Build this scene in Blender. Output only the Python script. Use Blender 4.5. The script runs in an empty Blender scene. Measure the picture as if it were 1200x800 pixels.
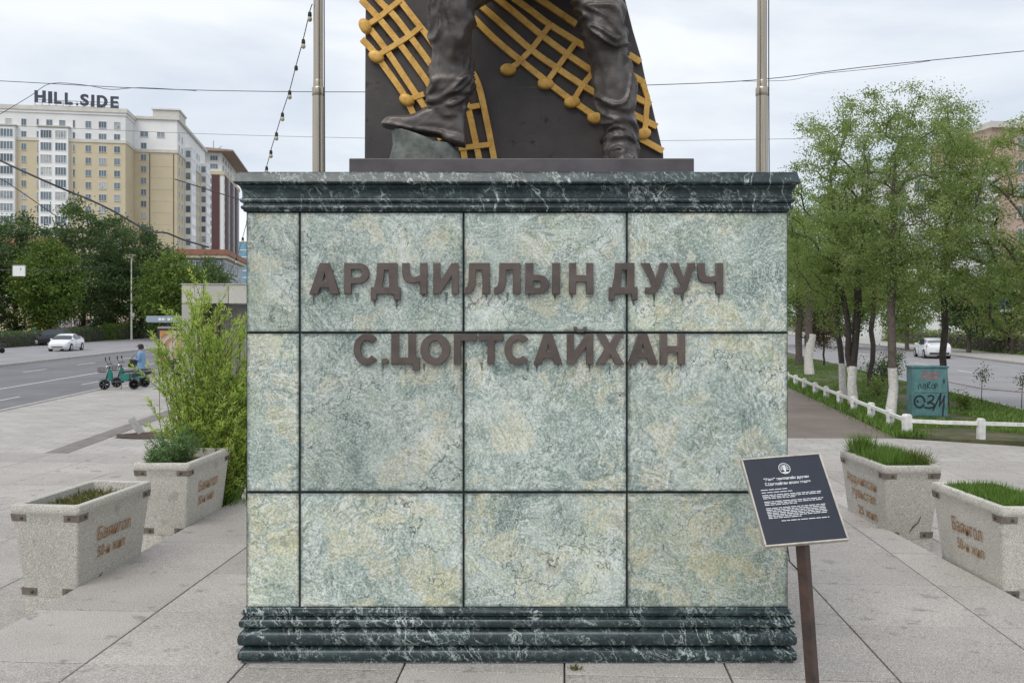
import bpy, bmesh, math, random
import numpy as np
from mathutils import Vector, Matrix, Euler, noise
SC = bpy.context.scene
COL = SC.collection
PI = math.pi
rad = math.radians
# ------------------------------------------------------------------ camera
F, HZ, CH = 1050.0, 372.0, 2.6          # focal length (px of a 1200 px picture), horizon row, eye height
cd = bpy.data.cameras.new('camera')
cam = bpy.data.objects.new('camera', cd); COL.objects.link(cam)
cam.location = (0, 0, CH); cam.rotation_euler = (PI/2, 0, 0)
cd.sensor_width = 36; cd.lens = 36*F/1200
cd.shift_y = -(400-HZ)/1200
cd.clip_start = 0.1; cd.clip_end = 4000
SC.camera = cam
# ------------------------------------------------------------------ sky, sun, exposure
SUN_EL, SUN_AZ = rad(52), rad(205)       # azimuth clockwise from +Y (behind the camera, to the left)
wd = bpy.data.worlds.new('World'); SC.world = wd; wd.use_nodes = True
nt = wd.node_tree; nt.nodes.clear()
def wn(t, **k):
    n = nt.nodes.new(t)
    for a, b in k.items(): setattr(n, a, b)
    return n
wo = wn('ShaderNodeOutputWorld'); bg = wn('ShaderNodeBackground')
sky = wn('ShaderNodeTexSky', sky_type='NISHITA', sun_disc=False, sun_elevation=SUN_EL, sun_rotation=SUN_AZ)
tc = wn('ShaderNodeTexCoord'); mp = wn('ShaderNodeMapping'); mp.inputs['Scale'].default_value = (1.0, 1.0, 3.2)
mp.inputs['Location'].default_value = (0.35, 0.1, 0.55)
n1 = wn('ShaderNodeTexNoise'); n1.inputs['Scale'].default_value = 1.9; n1.inputs['Detail'].default_value = 7
n1.inputs['Roughness'].default_value = .52; n1.inputs['Distortion'].default_value = .35
cr = wn('ShaderNodeValToRGB'); e = cr.color_ramp.elements
e[0].position = .38; e[0].color = (5.9, 6.7, 7.8, 1); e[1].position = .58; e[1].color = (9.3, 9.6, 9.95, 1)
mx = wn('ShaderNodeMix', data_type='RGBA'); mx.inputs['Factor'].default_value = .93
nt.links.new(tc.outputs['Generated'], mp.inputs['Vector']); nt.links.new(mp.outputs['Vector'], n1.inputs['Vector'])
nt.links.new(n1.outputs['Fac'], cr.inputs['Fac'])
nt.links.new(sky.outputs['Color'], mx.inputs['A']); nt.links.new(cr.outputs['Color'], mx.inputs['B'])
nt.links.new(mx.outputs['Result'], bg.inputs['Color']); bg.inputs['Strength'].default_value = .1
nt.links.new(bg.outputs['Background'], wo.inputs['Surface'])
sd = bpy.data.lights.new('sun', 'SUN'); sd.energy = 1.5; sd.angle = rad(40); sd.color = (1, .96, .9)
sun = bpy.data.objects.new('sun', sd); COL.objects.link(sun)
sdir = Vector((math.sin(SUN_AZ)*math.cos(SUN_EL), math.cos(SUN_AZ)*math.cos(SUN_EL), math.sin(SUN_EL)))
sun.rotation_euler = (-sdir).to_track_quat('-Z', 'Y').to_euler(); sun.location = sdir*60
SC.view_settings.view_transform = 'Standard'; SC.view_settings.look = 'None'
SC.view_settings.exposure = 0.12; SC.view_settings.gamma = 1.0; SC.view_settings.use_curve_mapping = False
SC.cycles.max_bounces = 6; SC.cycles.transparent_max_bounces = 12

# ------------------------------------------------------------------ geometry helpers
def P(px, py, Z): return Vector(((px-600)*Z/F, Z, CH-(py-HZ)*Z/F))
def G(px, py, z=-.28):
    Z = (CH-z)*F/(py-HZ); return Vector(((px-600)*Z/F, Z, z))
def W(o):
    m = o.matrix_parent_inverse @ o.matrix_basis if o.parent else o.matrix_basis.copy()
    return W(o.parent) @ m if o.parent else m
def tag(o, label=None, cat=None, group=None, kind=None):
    if label: o['label'] = label
    if cat: o['category'] = cat
    if group: o['group'] = group
    if kind: o['kind'] = kind
    return o
def T(name, label, cat, loc=(0, 0, 0), rz=0, group=None):
    o = bpy.data.objects.new(name, None); COL.objects.link(o); o.empty_display_size = .2
    o.location = loc; o.rotation_euler = (0, 0, rz)
    return tag(o, label, cat, group)
def link(name, me, parent=None, world=False, loc=None, rz=None):
    o = bpy.data.objects.new(name, me); COL.objects.link(o)
    if loc is not None: o.location = loc
    if rz is not None: o.rotation_euler = (0, 0, rz)
    if parent:
        o.parent = parent
        if world: o.matrix_parent_inverse = W(parent).inverted()
    return o
def dup(root, loc=None, rz=None, label=None, group=None, parent=None):
    c = root.copy(); COL.objects.link(c)
    if parent: c.parent = parent
    if loc is not None: c.location = loc
    if rz is not None: c.rotation_euler = (0, 0, rz)
    if label: c['label'] = label
    if group: c['group'] = group
    for ch in root.children: dup(ch, parent=c)
    return c
class MB:
    def __init__(s): s.v = []; s.f = []
    def add(s, vs, fs):
        k = len(s.v); s.v += [tuple(v) for v in vs]; s.f += [tuple(i+k for i in f) for f in fs]; return s
    def box(s, x0, x1, y0, y1, z0, z1, M=None):
        vs = [Vector((x, y, z)) for z in (z0, z1) for y in (y0, y1) for x in (x0, x1)]
        if M is not None: vs = [M @ v for v in vs]
        return s.add(vs, [(0, 2, 3, 1), (4, 5, 7, 6), (0, 1, 5, 4), (2, 6, 7, 3), (0, 4, 6, 2), (1, 3, 7, 5)])
    def loft(s, rings, cap=True, closed=True):
        n = len(rings[0]); vs = [p for r in rings for p in r]; fs = []
        for i in range(len(rings)-1):
            for j in range(n if closed else n-1):
                a = i*n+j; b = i*n+(j+1) % n; fs.append((a, b, b+n, a+n))
        if cap: fs += [tuple(range(n-1, -1, -1)), tuple(range((len(rings)-1)*n, len(rings)*n))]
        return s.add(vs, fs)
    def tube(s, pts, r, n=8, cap=True):
        pts = [Vector(p) for p in pts]; rr = r if isinstance(r, (list, tuple)) else [r]*len(pts)
        rings = []; up = None
        for i, p in enumerate(pts):
            d = (pts[min(i+1, len(pts)-1)]-pts[max(i-1, 0)])
            d = d.normalized() if d.length > 1e-9 else Vector((0, 0, 1))
            if up is None: up = Vector((0, 0, 1)) if abs(d.z) < .9 else Vector((1, 0, 0))
            a = d.cross(up); a = a.normalized() if a.length > 1e-6 else d.orthogonal().normalized(); b = a.cross(d)
            up = b
            rings.append([p+(a*math.cos(t)+b*math.sin(t))*rr[i] for t in [2*PI*k/n for k in range(n)]])
        return s.loft(rings, cap)
    def prism(s, poly, d0, d1, fn):
        n = len(poly); vs = [fn(u, v, d0) for u, v in poly]+[fn(u, v, d1) for u, v in poly]
        fs = [tuple(range(n-1, -1, -1)), tuple(range(n, 2*n))]+[(j, (j+1) % n, (j+1) % n+n, j+n) for j in range(n)]
        return s.add(vs, fs)
    def lathe(s, prof, n=16, M=None):
        rings = [[Vector((r*math.cos(2*PI*k/n), r*math.sin(2*PI*k/n), z)) for k in range(n)] for r, z in prof]
        if M is not None: rings = [[M @ p for p in r] for r in rings]
        return s.loft(rings)
    def mesh(s, name, m=None, smooth=False, bevel=0, seg=2, angle=40):
        me = bpy.data.meshes.new(name); me.from_pydata(s.v, [], s.f)
        bm = bmesh.new(); bm.from_mesh(me)
        bmesh.ops.recalc_face_normals(bm, faces=bm.faces)
        if bevel:
            es = [e for e in bm.edges if len(e.link_faces) == 2 and e.calc_face_angle(0) > rad(30)]
            bmesh.ops.bevel(bm, geom=es, offset=bevel, segments=seg, affect='EDGES', profile=.5)
        bm.to_mesh(me); bm.free()
        if smooth:
            me.polygons.foreach_set('use_smooth', [True]*len(me.polygons))
            me.set_sharp_from_angle(angle=rad(angle))
        if m: me.materials.append(m)
        return me
    def build(s, name, m=None, parent=None, world=False, loc=None, rz=None, **k):
        return link(name, s.mesh(name, m, **k), parent, world, loc, rz)
def frame_map(o, ux, uy, un): return lambda u, v, d: o+ux*u+uy*v+un*d
def clip_poly(poly, clip):
    def side(p, a, b): return (b[0]-a[0])*(p[1]-a[1])-(b[1]-a[1])*(p[0]-a[0])
    out = poly
    for i in range(len(clip)):
        a, b = clip[i], clip[(i+1) % len(clip)]; inp = out; out = []
        for j in range(len(inp)):
            p, q = inp[j], inp[(j+1) % len(inp)]; sp, sq = side(p, a, b), side(q, a, b)
            if sp >= 0: out.append(p)
            if sp*sq < 0:
                t = sp/(sp-sq); out.append((p[0]+(q[0]-p[0])*t, p[1]+(q[1]-p[1])*t))
        if len(out) < 3: return []
    return out
def area(p): return .5*sum(p[i][0]*p[(i+1) % len(p)][1]-p[(i+1) % len(p)][0]*p[i][1] for i in range(len(p)))
def text_mesh(body, size=1., extrude=0., offset=0., align='LEFT', m=None, bevel=0, name='lettering'):
    c = bpy.data.curves.new('txt', 'FONT'); c.body = body; c.size = size; c.extrude = extrude; c.offset = offset
    c.align_x = align; c.resolution_u = 4; c.bevel_depth = bevel; c.bevel_resolution = 1
    o = bpy.data.objects.new('txt', c); COL.objects.link(o)
    me = bpy.data.meshes.new_from_object(o)
    bpy.data.objects.remove(o); bpy.data.curves.remove(c); me.name = name
    me.materials.clear()
    if m: me.materials.append(m)
    return me
def fit_mesh(me, fn, x0, x1, y0, y1):     # squeeze a flat lettering mesh into a box, then map it into place
    co = np.array([v.co[:] for v in me.vertices]); mn, mxx = co.min(0), co.max(0)
    for v in me.vertices:
        u = x0+(v.co.x-mn[0])/(mxx[0]-mn[0])*(x1-x0); w = y0+(v.co.y-mn[1])/(mxx[1]-mn[1])*(y1-y0)
        v.co = fn(u, w, v.co.z)
    return me
def apply_mods(o):
    dg = bpy.context.evaluated_depsgraph_get(); me = bpy.data.meshes.new_from_object(o.evaluated_get(dg))
    o.modifiers.clear(); old = o.data; o.data = me; bpy.data.meshes.remove(old); return o

# ------------------------------------------------------------------ materials
class NT:
    def __init__(s, name):
        s.m = bpy.data.materials.new(name); s.m.use_nodes = True; s.t = s.m.node_tree
        s.b = s.t.nodes['Principled BSDF']; s.out = s.t.nodes['Material Output']
        s.tc = s.t.nodes.new('ShaderNodeTexCoord'); s.oi = s.t.nodes.new('ShaderNodeObjectInfo')
        s.obj = s.tc.outputs['Object']
    def n(s, t, ins=None, **k):
        n = s.t.nodes.new(t)
        for a, b in k.items(): setattr(n, a, b)
        for a, b in (ins or {}).items(): s.set(n.inputs[a], b)
        return n
    def set(s, i, v):
        if isinstance(v, bpy.types.NodeSocket): s.t.links.new(v, i)
        elif isinstance(v, (tuple, list)) and len(v) == 3 and i.type == 'RGBA': i.default_value = (*v, 1)
        else: i.default_value = v
    def noise(s, vec, scale, detail=5, rough=.55, dist=0, col=False):
        n = s.n('ShaderNodeTexNoise', {'Vector': vec, 'Scale': scale, 'Detail': detail, 'Roughness': rough, 'Distortion': dist})
        return n.outputs['Color' if col else 'Fac']
    def vor(s, vec, scale, feature='F1', out='Distance', rnd=1):
        return s.n('ShaderNodeTexVoronoi', {'Vector': vec, 'Scale': scale, 'Randomness': rnd}, feature=feature).outputs[out]
    def ramp(s, f, stops, interp='LINEAR'):
        n = s.n('ShaderNodeValToRGB', {'Fac': f}); r = n.color_ramp; r.interpolation = interp
        while len(r.elements) < len(stops): r.elements.new(.5)
        for el, (p, c) in zip(r.elements, stops):
            el.position = p; el.color = (*c, 1) if isinstance(c, (tuple, list)) else (c, c, c, 1)
        return n.outputs['Color']
    def step(s, f, a, b): return s.n('ShaderNodeMapRange', {'Value': f, 'From Min': a, 'From Max': b}, clamp=True).outputs['Result']
    def mix(s, f, a, b, bt='MIX'):
        n = s.n('ShaderNodeMix', data_type='RGBA', blend_type=bt); s.set(n.inputs['Factor'], f)
        s.set(n.inputs['A'], a); s.set(n.inputs['B'], b); return n.outputs['Result']
    def math(s, op, a, b=0.):
        n = s.n('ShaderNodeMath', operation=op); s.set(n.inputs[0], a); s.set(n.inputs[1], b); return n.outputs[0]
    def vmath(s, op, a, b):
        n = s.n('ShaderNodeVectorMath', operation=op); s.set(n.inputs[0], a)
        if op == 'SCALE': s.set(n.inputs['Scale'], b)
        else: s.set(n.inputs[1], b)
        return n.outputs[0]
    def mapping(s, vec, scale=(1, 1, 1), rot=(0, 0, 0), loc=(0, 0, 0)):
        return s.n('ShaderNodeMapping', {'Vector': vec, 'Scale': scale, 'Rotation': rot, 'Location': loc}).outputs[0]
    def attr(s, name, typ='GEOMETRY', out='Fac'): return s.n('ShaderNodeAttribute', attribute_name=name, attribute_type=typ).outputs[out]
    def bump(s, h, strength=.2, dist=.01):
        b = s.n('ShaderNodeBump', {'Height': h, 'Strength': strength, 'Distance': dist}); s.t.links.new(b.outputs[0], s.b.inputs['Normal'])
    def done(s, col=None, rough=.6, metal=0, spec=.5, **k):
        if col is not None: s.set(s.b.inputs['Base Color'], col)
        s.set(s.b.inputs['Roughness'], rough); s.set(s.b.inputs['Metallic'], metal); s.set(s.b.inputs['Specular IOR Level'], spec)
        for a, b in k.items(): s.set(s.b.inputs[a], b)
        return s.m
    def rnd_shift(s, vec, k=37.): return s.vmath('ADD', vec, s.vmath('SCALE', s.n('ShaderNodeCombineXYZ', {'X': s.oi.outputs['Random'], 'Y': s.math('MULTIPLY', s.oi.outputs['Random'], 3.7), 'Z': s.math('MULTIPLY', s.oi.outputs['Random'], 7.3)}).outputs[0], k))
def mul(c, k): return tuple(min(1, x*k) for x in c)
def mat(name, col, rough=.6, var=.15, scale=6, bump=.1, bscale=60, metal=0, col2=None, spec=.5, orand=.08, detail=6):
    s = NT(name); f = s.noise(s.obj, scale, detail, .6)
    c = s.ramp(f, [(.3, mul(col, 1-var)), (.7, col2 or mul(col, 1+var))])
    if orand:
        k = s.math('ADD', 1-orand, s.math('MULTIPLY', s.oi.outputs['Random'], 2*orand))
        c = s.mix(1., c, s.n('ShaderNodeCombineXYZ', {'X': k, 'Y': k, 'Z': k}).outputs[0], 'MULTIPLY')
    if bump: s.bump(s.noise(s.obj, bscale, 4), bump, .01)
    r = s.step(s.noise(s.obj, scale*2.3, 3), 0, 1)
    r = s.math('ADD', rough-.08, s.math('MULTIPLY', r, .16))
    return s.done(c, r, metal, spec)
def leaf_mat(name, stops, trans=.35, rough=.55):
    s = NT(name); c = s.ramp(s.attr('tint'), stops)
    s.done(c, rough, spec=.3)
    tr = s.n('ShaderNodeBsdfTranslucent', {'Color': s.mix(1., c, (1.2, 1.25, .6), 'MULTIPLY')})
    mxs = s.n('ShaderNodeMixShader', {'Fac': trans}); s.t.links.new(s.b.outputs[0], mxs.inputs[1]); s.t.links.new(tr.outputs[0], mxs.inputs[2])
    s.t.links.new(mxs.outputs[0], s.out.inputs['Surface']); return s.m
M = {}
# pale green serpentine cladding
def make_panel_mat():
    s = NT('pale_green_marble'); v0 = s.rnd_shift(s.obj, 41.); rnd = s.oi.outputs['Random']
    def warp(vec, sc, amp, det=4): return s.vmath('ADD', vec, s.vmath('SCALE', s.vmath('SUBTRACT', s.noise(v0, sc, det, .6, col=True), (.5, .5, .5)), amp))
    v = warp(v0, 2.0, .5); vc = warp(v, 7., .22)
    big = s.noise(v, 1.7, 8, .66, .5)
    c = s.ramp(big, [(.28, (.13, .19, .175)), (.40, (.26, .335, .305)), (.50, (.37, .445, .405)), (.61, (.50, .56, .52)), (.75, (.65, .70, .66))])
    ol = s.attr('olive', 'OBJECT')
    # broken fragments, each with its own tone and grain direction
    vo = s.n('ShaderNodeTexVoronoi', {'Vector': vc, 'Scale': 4.0}, feature='F1'); ed = s.vor(vc, 4.0, 'DISTANCE_TO_EDGE')
    sp = s.n('ShaderNodeSeparateColor', {'Color': vo.outputs['Color']}); r_, g_, b_ = sp.outputs
    inn = s.step(ed, .02, .09)
    tone = s.ramp(g_, [(0, (.70, .74, .73)), (.35, (.93, .95, .94)), (.7, (1.08, 1.07, 1.05)), (1, (1.22, 1.2, 1.16))])
    c = s.mix(s.math('MULTIPLY', inn, .75), c, s.mix(1., c, tone, 'MULTIPLY'))
    thr = s.math('SUBTRACT', .78, s.math('MULTIPLY', ol, .38))
    cm = s.math('MULTIPLY', s.step(s.math('SUBTRACT', r_, thr), -.02, .02), s.step(s.math('ADD', ed, s.math('MULTIPLY', s.math('SUBTRACT', s.noise(v0, 9, 5, .7), .5), .20)), .03, .11))
    cream = s.ramp(s.noise(v, 11, 6, .7), [(.3, (.44, .41, .27)), (.5, (.62, .57, .39)), (.72, (.76, .71, .53))])
    c = s.mix(s.math('MULTIPLY', cm, .5), c, cream)
    wash = s.step(s.math('ADD', s.noise(s.vmath('ADD', v, (9., 2., 4.)), 2.2, 6, .65), s.math('MULTIPLY', ol, .09)), .54, .68)
    c = s.mix(s.math('MULTIPLY', wash, .6), c, s.mix(1., c, (1.08, 1.0, .70), 'MULTIPLY'))
    # brush-like grain turning from fragment to fragment
    ang = s.math('ADD', s.math('MULTIPLY', b_, 3.14), s.math('MULTIPLY', s.noise(v, 1.1, 2), 2.2))
    loc_ = s.vmath('ADD', s.obj, s.vmath('SCALE', s.vmath('SUBTRACT', s.noise(v0, 5., 3, .5, col=True), (.5, .5, .5)), .10))
    rot = s.vmath('ADD', s.n('ShaderNodeVectorRotate', {'Vector': loc_, 'Angle': ang}, rotation_type='Y_AXIS').outputs[0], s.vmath('SCALE', vo.outputs['Color'], 20.))
    st = s.noise(s.mapping(rot, (6, 60, 70)), 1., 4, .7); st2 = s.noise(s.mapping(rot, (2.4, 20, 26)), 1., 5, .72)
    msk = s.step(s.noise(s.vmath('ADD', v0, (3., 3., 8.)), 2.6, 4), .36, .62)
    c = s.mix(s.math('MULTIPLY', s.step(st2, .53, .62), s.math('MULTIPLY', msk, .62)), c, (.78, .82, .78))
    c = s.mix(s.math('MULTIPLY', s.step(st2, .46, .37), s.math('MULTIPLY', msk, .62)), c, (.13, .185, .175))
    c = s.mix(s.math('MULTIPLY', s.step(st, .53, .61), s.math('ADD', .15, s.math('MULTIPLY', msk, .32))), c, (.82, .85, .80))
    c = s.mix(s.math('MULTIPLY', s.step(st, .465, .38), s.math('ADD', .10, s.math('MULTIPLY', msk, .32))), c, (.08, .115, .11))
    fine = s.noise(v0, 60, 6, .85)
    c = s.mix(s.math('MULTIPLY', s.step(fine, .51, .57), .5), c, (.86, .89, .86))
    c = s.mix(s.math('MULTIPLY', s.step(fine, .485, .42), .34), c, (.06, .085, .08))
    # pale vein network, dark cracks round the fragments, dark green clouds
    e2 = s.vor(warp(v, 10., .30), 6.5, 'DISTANCE_TO_EDGE')
    c = s.mix(s.math('MULTIPLY', s.math('MULTIPLY', s.step(e2, .05, .006), s.step(s.noise(v0, 3.3, 4), .46, .58)), .7), c, (.80, .84, .81))
    clo = s.math('MULTIPLY', s.step(s.noise(s.vmath('ADD', v, (7., 1., 2.)), 3.2, 7, .72), .57, .68), .62)
    c = s.mix(clo, c, s.mix(.72, c, (.055, .10, .095)))
    dm = s.math('MULTIPLY', s.step(ed, .022, .003), s.step(s.noise(v0, 2.3, 4), .47, .57))
    c = s.mix(s.math('MULTIPLY', dm, .5), c, (.05, .085, .082))
    e3 = s.vor(s.vmath('ADD', warp(v, 4., .5), (3., 9., 1.)), 1.5, 'DISTANCE_TO_EDGE')
    c = s.mix(s.math('MULTIPLY', s.math('MULTIPLY', s.step(e3, .010, .0015), s.step(s.noise(v0, 1.7, 3), .47, .55)), .8), c, (.035, .06, .06))
    k = s.math('ADD', .84, s.math('MULTIPLY', rnd, .24)); c = s.mix(1., c, s.n('ShaderNodeCombineXYZ', {'X': s.math('SUBTRACT', k, .005), 'Y': k, 'Z': s.math('SUBTRACT', k, .01)}).outputs[0], 'MULTIPLY')
    # grime along the panel edges
    sx = s.n('ShaderNodeSeparateXYZ', {'Vector': s.obj})
    dx = s.math('SUBTRACT', s.attr('half_w', 'OBJECT'), s.math('ABSOLUTE', sx.outputs['X'])); dz = s.math('SUBTRACT', s.attr('half_h', 'OBJECT'), s.math('ABSOLUTE', sx.outputs['Z']))
    dd = s.math('ADD', s.math('MINIMUM', dx, dz), s.math('MULTIPLY', s.math('SUBTRACT', s.noise(v0, 9, 6, .72), .5), .085))
    c = s.mix(s.math('MULTIPLY', s.step(dd, .024, -.004), .7), c, (.045, .068, .066))
    s.bump(s.math('ADD', fine, s.math('MULTIPLY', st, .7)), .3, .003)
    return s.done(c, s.ramp(big, [(.3, .34), (.7, .5)]), spec=.42)
M['panel'] = make_panel_mat()
def make_dark_marble():
    s = NT('dark_green_marble'); v0 = s.mapping(s.obj, (1, 1, 1.3), (0, .35, 0))
    def warp(vec, sc, amp): return s.vmath('ADD', vec, s.vmath('SCALE', s.vmath('SUBTRACT', s.noise(v0, sc, 5, .65, col=True), (.5, .5, .5)), amp))
    v = warp(v0, 2.5, .5)
    c = s.ramp(s.noise(v, 4, 9, .7), [(.3, (.007, .014, .017)), (.5, (.017, .032, .036)), (.68, (.038, .064, .067)), (.82, (.08, .12, .12))])
    c = s.mix(s.math('MULTIPLY', s.step(s.noise(warp(v0, 6., .2), 26, 7, .8), .53, .66), .45), c, (.12, .17, .165))
    for k, (sc, w, lo, hi, al) in enumerate(((1.5, .012, .44, .56, .9), (3.4, .014, .45, .56, .7), (7.5, .020, .46, .58, .55))):
        n_ = s.noise(s.vmath('ADD', warp(s.mapping(v0, (1.6, 1.6, .8), (0, .5*k, 0)), 7.+3*k, .10), (5.*k, 2., 8.)), sc, 5, .6, .8)
        rg = s.math('ABSOLUTE', s.math('SUBTRACT', n_, .5))
        m = s.math('MULTIPLY', s.step(rg, w, .001), s.step(s.noise(s.vmath('ADD', v0, (4.*k, 1., 2.)), 2.4+k, 5, .65), lo, hi))
        c = s.mix(s.math('MULTIPLY', m, al), c, (.50, .58, .55))
    s.bump(s.noise(v0, 40, 4), .05, .006)
    return s.done(c, s.ramp(s.noise(v0, 12, 5), [(.3, .2), (.7, .34)]), spec=.5)
M['dark'] = make_dark_marble()
def make_granite(name, col, speck=.5, stain=.5, joints=0):
    s = NT(name); v0 = s.rnd_shift(s.obj, 23.)
    c = s.ramp(s.noise(v0, 1.1, 6, .6), [(.3, mul(col, .86)), (.7, mul(col, 1.12))])
    k = s.math('ADD', .80, s.math('MULTIPLY', s.oi.outputs['Random'], .34))
    c = s.mix(1., c, s.n('ShaderNodeCombineXYZ', {'X': k, 'Y': k, 'Z': s.math('ADD', k, .01)}).outputs[0], 'MULTIPLY')
    g = s.noise(v0, 85, 4, .9); g2 = s.noise(v0, 30, 5, .9)
    c = s.mix(s.math('MULTIPLY', s.step(g, .52, .60), speck), c, mul(col, 1.6))
    c = s.mix(s.math('MULTIPLY', s.step(g, .475, .39), speck), c, mul(col, .42))
    c = s.mix(s.math('MULTIPLY', s.step(g2, .55, .66), speck*.6), c, mul(col, .55))
    d = s.step(s.noise(v0, 4.2, 4, .62), .60, .68)
    c = s.mix(s.math('MULTIPLY', d, stain), c, mul(col, .42))
    d2 = s.step(s.noise(s.vmath('ADD', v0, (5., 8., 1.)), .8, 5, .7), .5, .75)
    c = s.mix(s.math('MULTIPLY', d2, stain*.5), c, mul(col, .62))
    if joints:      # far fine paving: joints too small to build
        br = s.n('ShaderNodeTexBrick', {'Vector': s.mapping(s.obj, (1, 1, 1), (0, 0, .06)), 'Scale': 1., 'Mortar Size': .012, 'Brick Width': .6, 'Row Height': .3, 'Color1': (1, 1, 1), 'Color2': (.88, .88, .88), 'Mortar': (.6, .58, .55)})
        c = s.mix(1., c, br.outputs['Color'], 'MULTIPLY')
    s.bump(g, .12, .003)
    return s.done(c, .72, spec=.3)
M['granite'] = make_granite('grey_pink_granite', (.40, .37, .34), .95, .6)
M['paver'] = make_granite('pale_paving', (.42, .395, .365), .35, .35, joints=1)
M['planter'] = make_granite('washed_concrete', (.52, .495, .44), .85, .4)
def make_asphalt(name, col, var=.2):
    s = NT(name); c = s.ramp(s.noise(s.obj, .35, 8, .65), [(.3, mul(col, 1-var)), (.7, mul(col, 1+var))])
    g = s.noise(s.obj, 90, 3, .8)
    c = s.mix(s.step(g, .55, .75), c, mul(col, 1.5)); c = s.mix(s.step(g, .45, .3), c, mul(col, .6))
    tr = s.noise(s.mapping(s.obj, (1.2, .04, 1)), 1.5, 3)
    c = s.mix(s.math('MULTIPLY', s.step(tr, .5, .75), .3), c, mul(col, .7))
    s.bump(g, .2, .004); return s.done(c, .8, spec=.3)
M['road'] = make_asphalt('asphalt', (.175, .17, .18))
M['road2'] = make_asphalt('light_asphalt', (.29, .28, .29))
M['path'] = make_asphalt('brown_asphalt', (.20, .165, .145), .28)
M['soilground'] = make_asphalt('bare_ground', (.19, .175, .15), .35)
M['lawn'] = mat('lawn_soil', (.055, .085, .025), .9, .5, 1.4, .4, 30, col2=(.15, .135, .07))
M['soil'] = mat('soil', (.075, .05, .035), .95, .5, 12, .8, 40)
M['concrete'] = mat('kerb_concrete', (.40, .385, .36), .8, .2, 5, .2, 60)
M['white_line'] = mat('road_paint', (.58, .58, .56), .7, .3, 7, .1, 60)
M['grout'] = mat('dark_joint', (.022, .032, .034), .6, .3, 12)
M['joint'] = mat('paving_joint', (.06, .055, .05), .9, .3, 12)
M['letter'] = mat('bronze_letters', (.105, .082, .072), .5, .25, 9, .1, 80, orand=.1)
M['steel'] = mat('dark_steel', (.05, .045, .045), .55, .4, 9, .15, 60, col2=(.11, .06, .045))
M['rust'] = mat('rusty_bracket', (.20, .17, .145), .6, .3, 15, .2, 80, metal=.35)
M['bolt'] = mat('bolt', (.09, .07, .06), .5, .3, 20, metal=.5)
M['black'] = mat('black_plastic', (.018, .018, .02), .5, .2, 20)
M['tyre'] = mat('tyre_rubber', (.022, .022, .024), .85, .2, 20)
M['rim'] = mat('alloy', (.45, .46, .48), .35, .1, 9, 0, metal=.8)
M['chrome'] = mat('chrome', (.6, .6, .62), .2, .1, 9, 0, metal=1)
M['white'] = mat('white_paint', (.74, .74, .72), .45, .1, 7, .05)
M['fence'] = mat('whitewash', (.66, .65, .62), .8, .22, 9, .3, 40)
M['glass'] = mat('dark_glass', (.035, .045, .055), .08, .3, .3, 0, spec=.8)
M['pole'] = None
# ------------------------------------------------------------------ ground, roads, plaza, platform
RN = random.Random(5)
def sheet(name, poly, z, m, thick=.0, **k):
    b = MB()
    if thick: b.prism(poly, z-thick, z, lambda u, v, d: Vector((u, v, d)))
    else: b.add([(x, y, z) for x, y in poly], [tuple(range(len(poly)))])
    o = b.build(name, m); tag(o, kind='structure'); return o
sheet('ground', [(-1600, -300), (1600, -300), (1600, 2600), (-1600, 2600)], -.44, M['soilground'])
def LX(u, Y): return u-.0905*Y              # left road lines
def RX(u, Y): return u+.152*Y               # right road lines
def strip(f, u0, u1, Y0, Y1): return [(f(u0, Y0), Y0), (f(u1, Y0), Y0), (f(u1, Y1), Y1), (f(u0, Y1), Y1)]
sheet('road', strip(LX, -26.2, -13.2, -20, 420), -.40, M['road'])
sheet('service_road', strip(LX, -41, -26.4, -20, 420), -.28, M['road2'], .12)
sheet('road', strip(RX, 11.8, 23.7, -20, 330), -.40, M['road2'])
sheet('pavement', strip(RX, 23.9, 29, -20, 330), -.28, M['paver'], .12)
FX = lambda Y: 9.62+.141*(Y-21.8)           # white fence line
sheet('plaza', [(LX(-13.35, -8), -8), (14, -8), (14, 18.6), (9.25, 21.45), (-2, 21.6), (-2, 90), (LX(-13.35, 90), 90)], -.292, M['paver'], .12)
sheet('path', [(-2, 21.6), (9.25, 21.45), (FX(70)-.25, 70), (-2, 90)], -.296, M['path'], .1)
lawn = sheet('lawn', [(FX(21.3)-.1, 21.5), (13.5, 20.5), (RX(11.6, 20.5), 20.3), (RX(11.6, 75), 75), (FX(75), 75)], -.28, M['lawn'], .12)
sheet('pavement', [(14.02, -8), (RX(11.6, -8), -8), (RX(11.6, 20.2), 20.2), (14.02, 18.5)], -.294, M['paver'], .1)
def kerb(f, u, Y0, Y1, n, w=.16):
    o = MB(); o.prism(strip(f, u, u+w, Y0, Y1), -.41, -.25, lambda a, b, c: Vector((a, b, c)))
    return tag(o.build('kerb', M['concrete'], bevel=.02), kind='structure')
kerb(LX, -13.37, -20, 200, 1); kerb(LX, -26.42, -20, 300, 1, .22); kerb(RX, 11.62, -20, 200, 1, .2); kerb(RX, 23.7, -20, 300, 1, .2)
def line(f, u, Y0, Y1, w=.14):
    b = MB().add([(x, y, -.395) for x, y in strip(f, u-w/2, u+w/2, Y0, Y1)], [(0, 1, 2, 3)])
    return tag(b.build('road_marking', M['white_line']), kind='structure')
line(LX, -18.1, 10, 200)
for k in range(14): line(LX, -22.4, 34+k*7.6, 37+k*7.6)
for k in range(6): line(LX, -15.6, 22+k*9, 25+k*9, .1)
for k in range(10): line(RX, 17.6, 24+k*8, 27+k*8)
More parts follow.
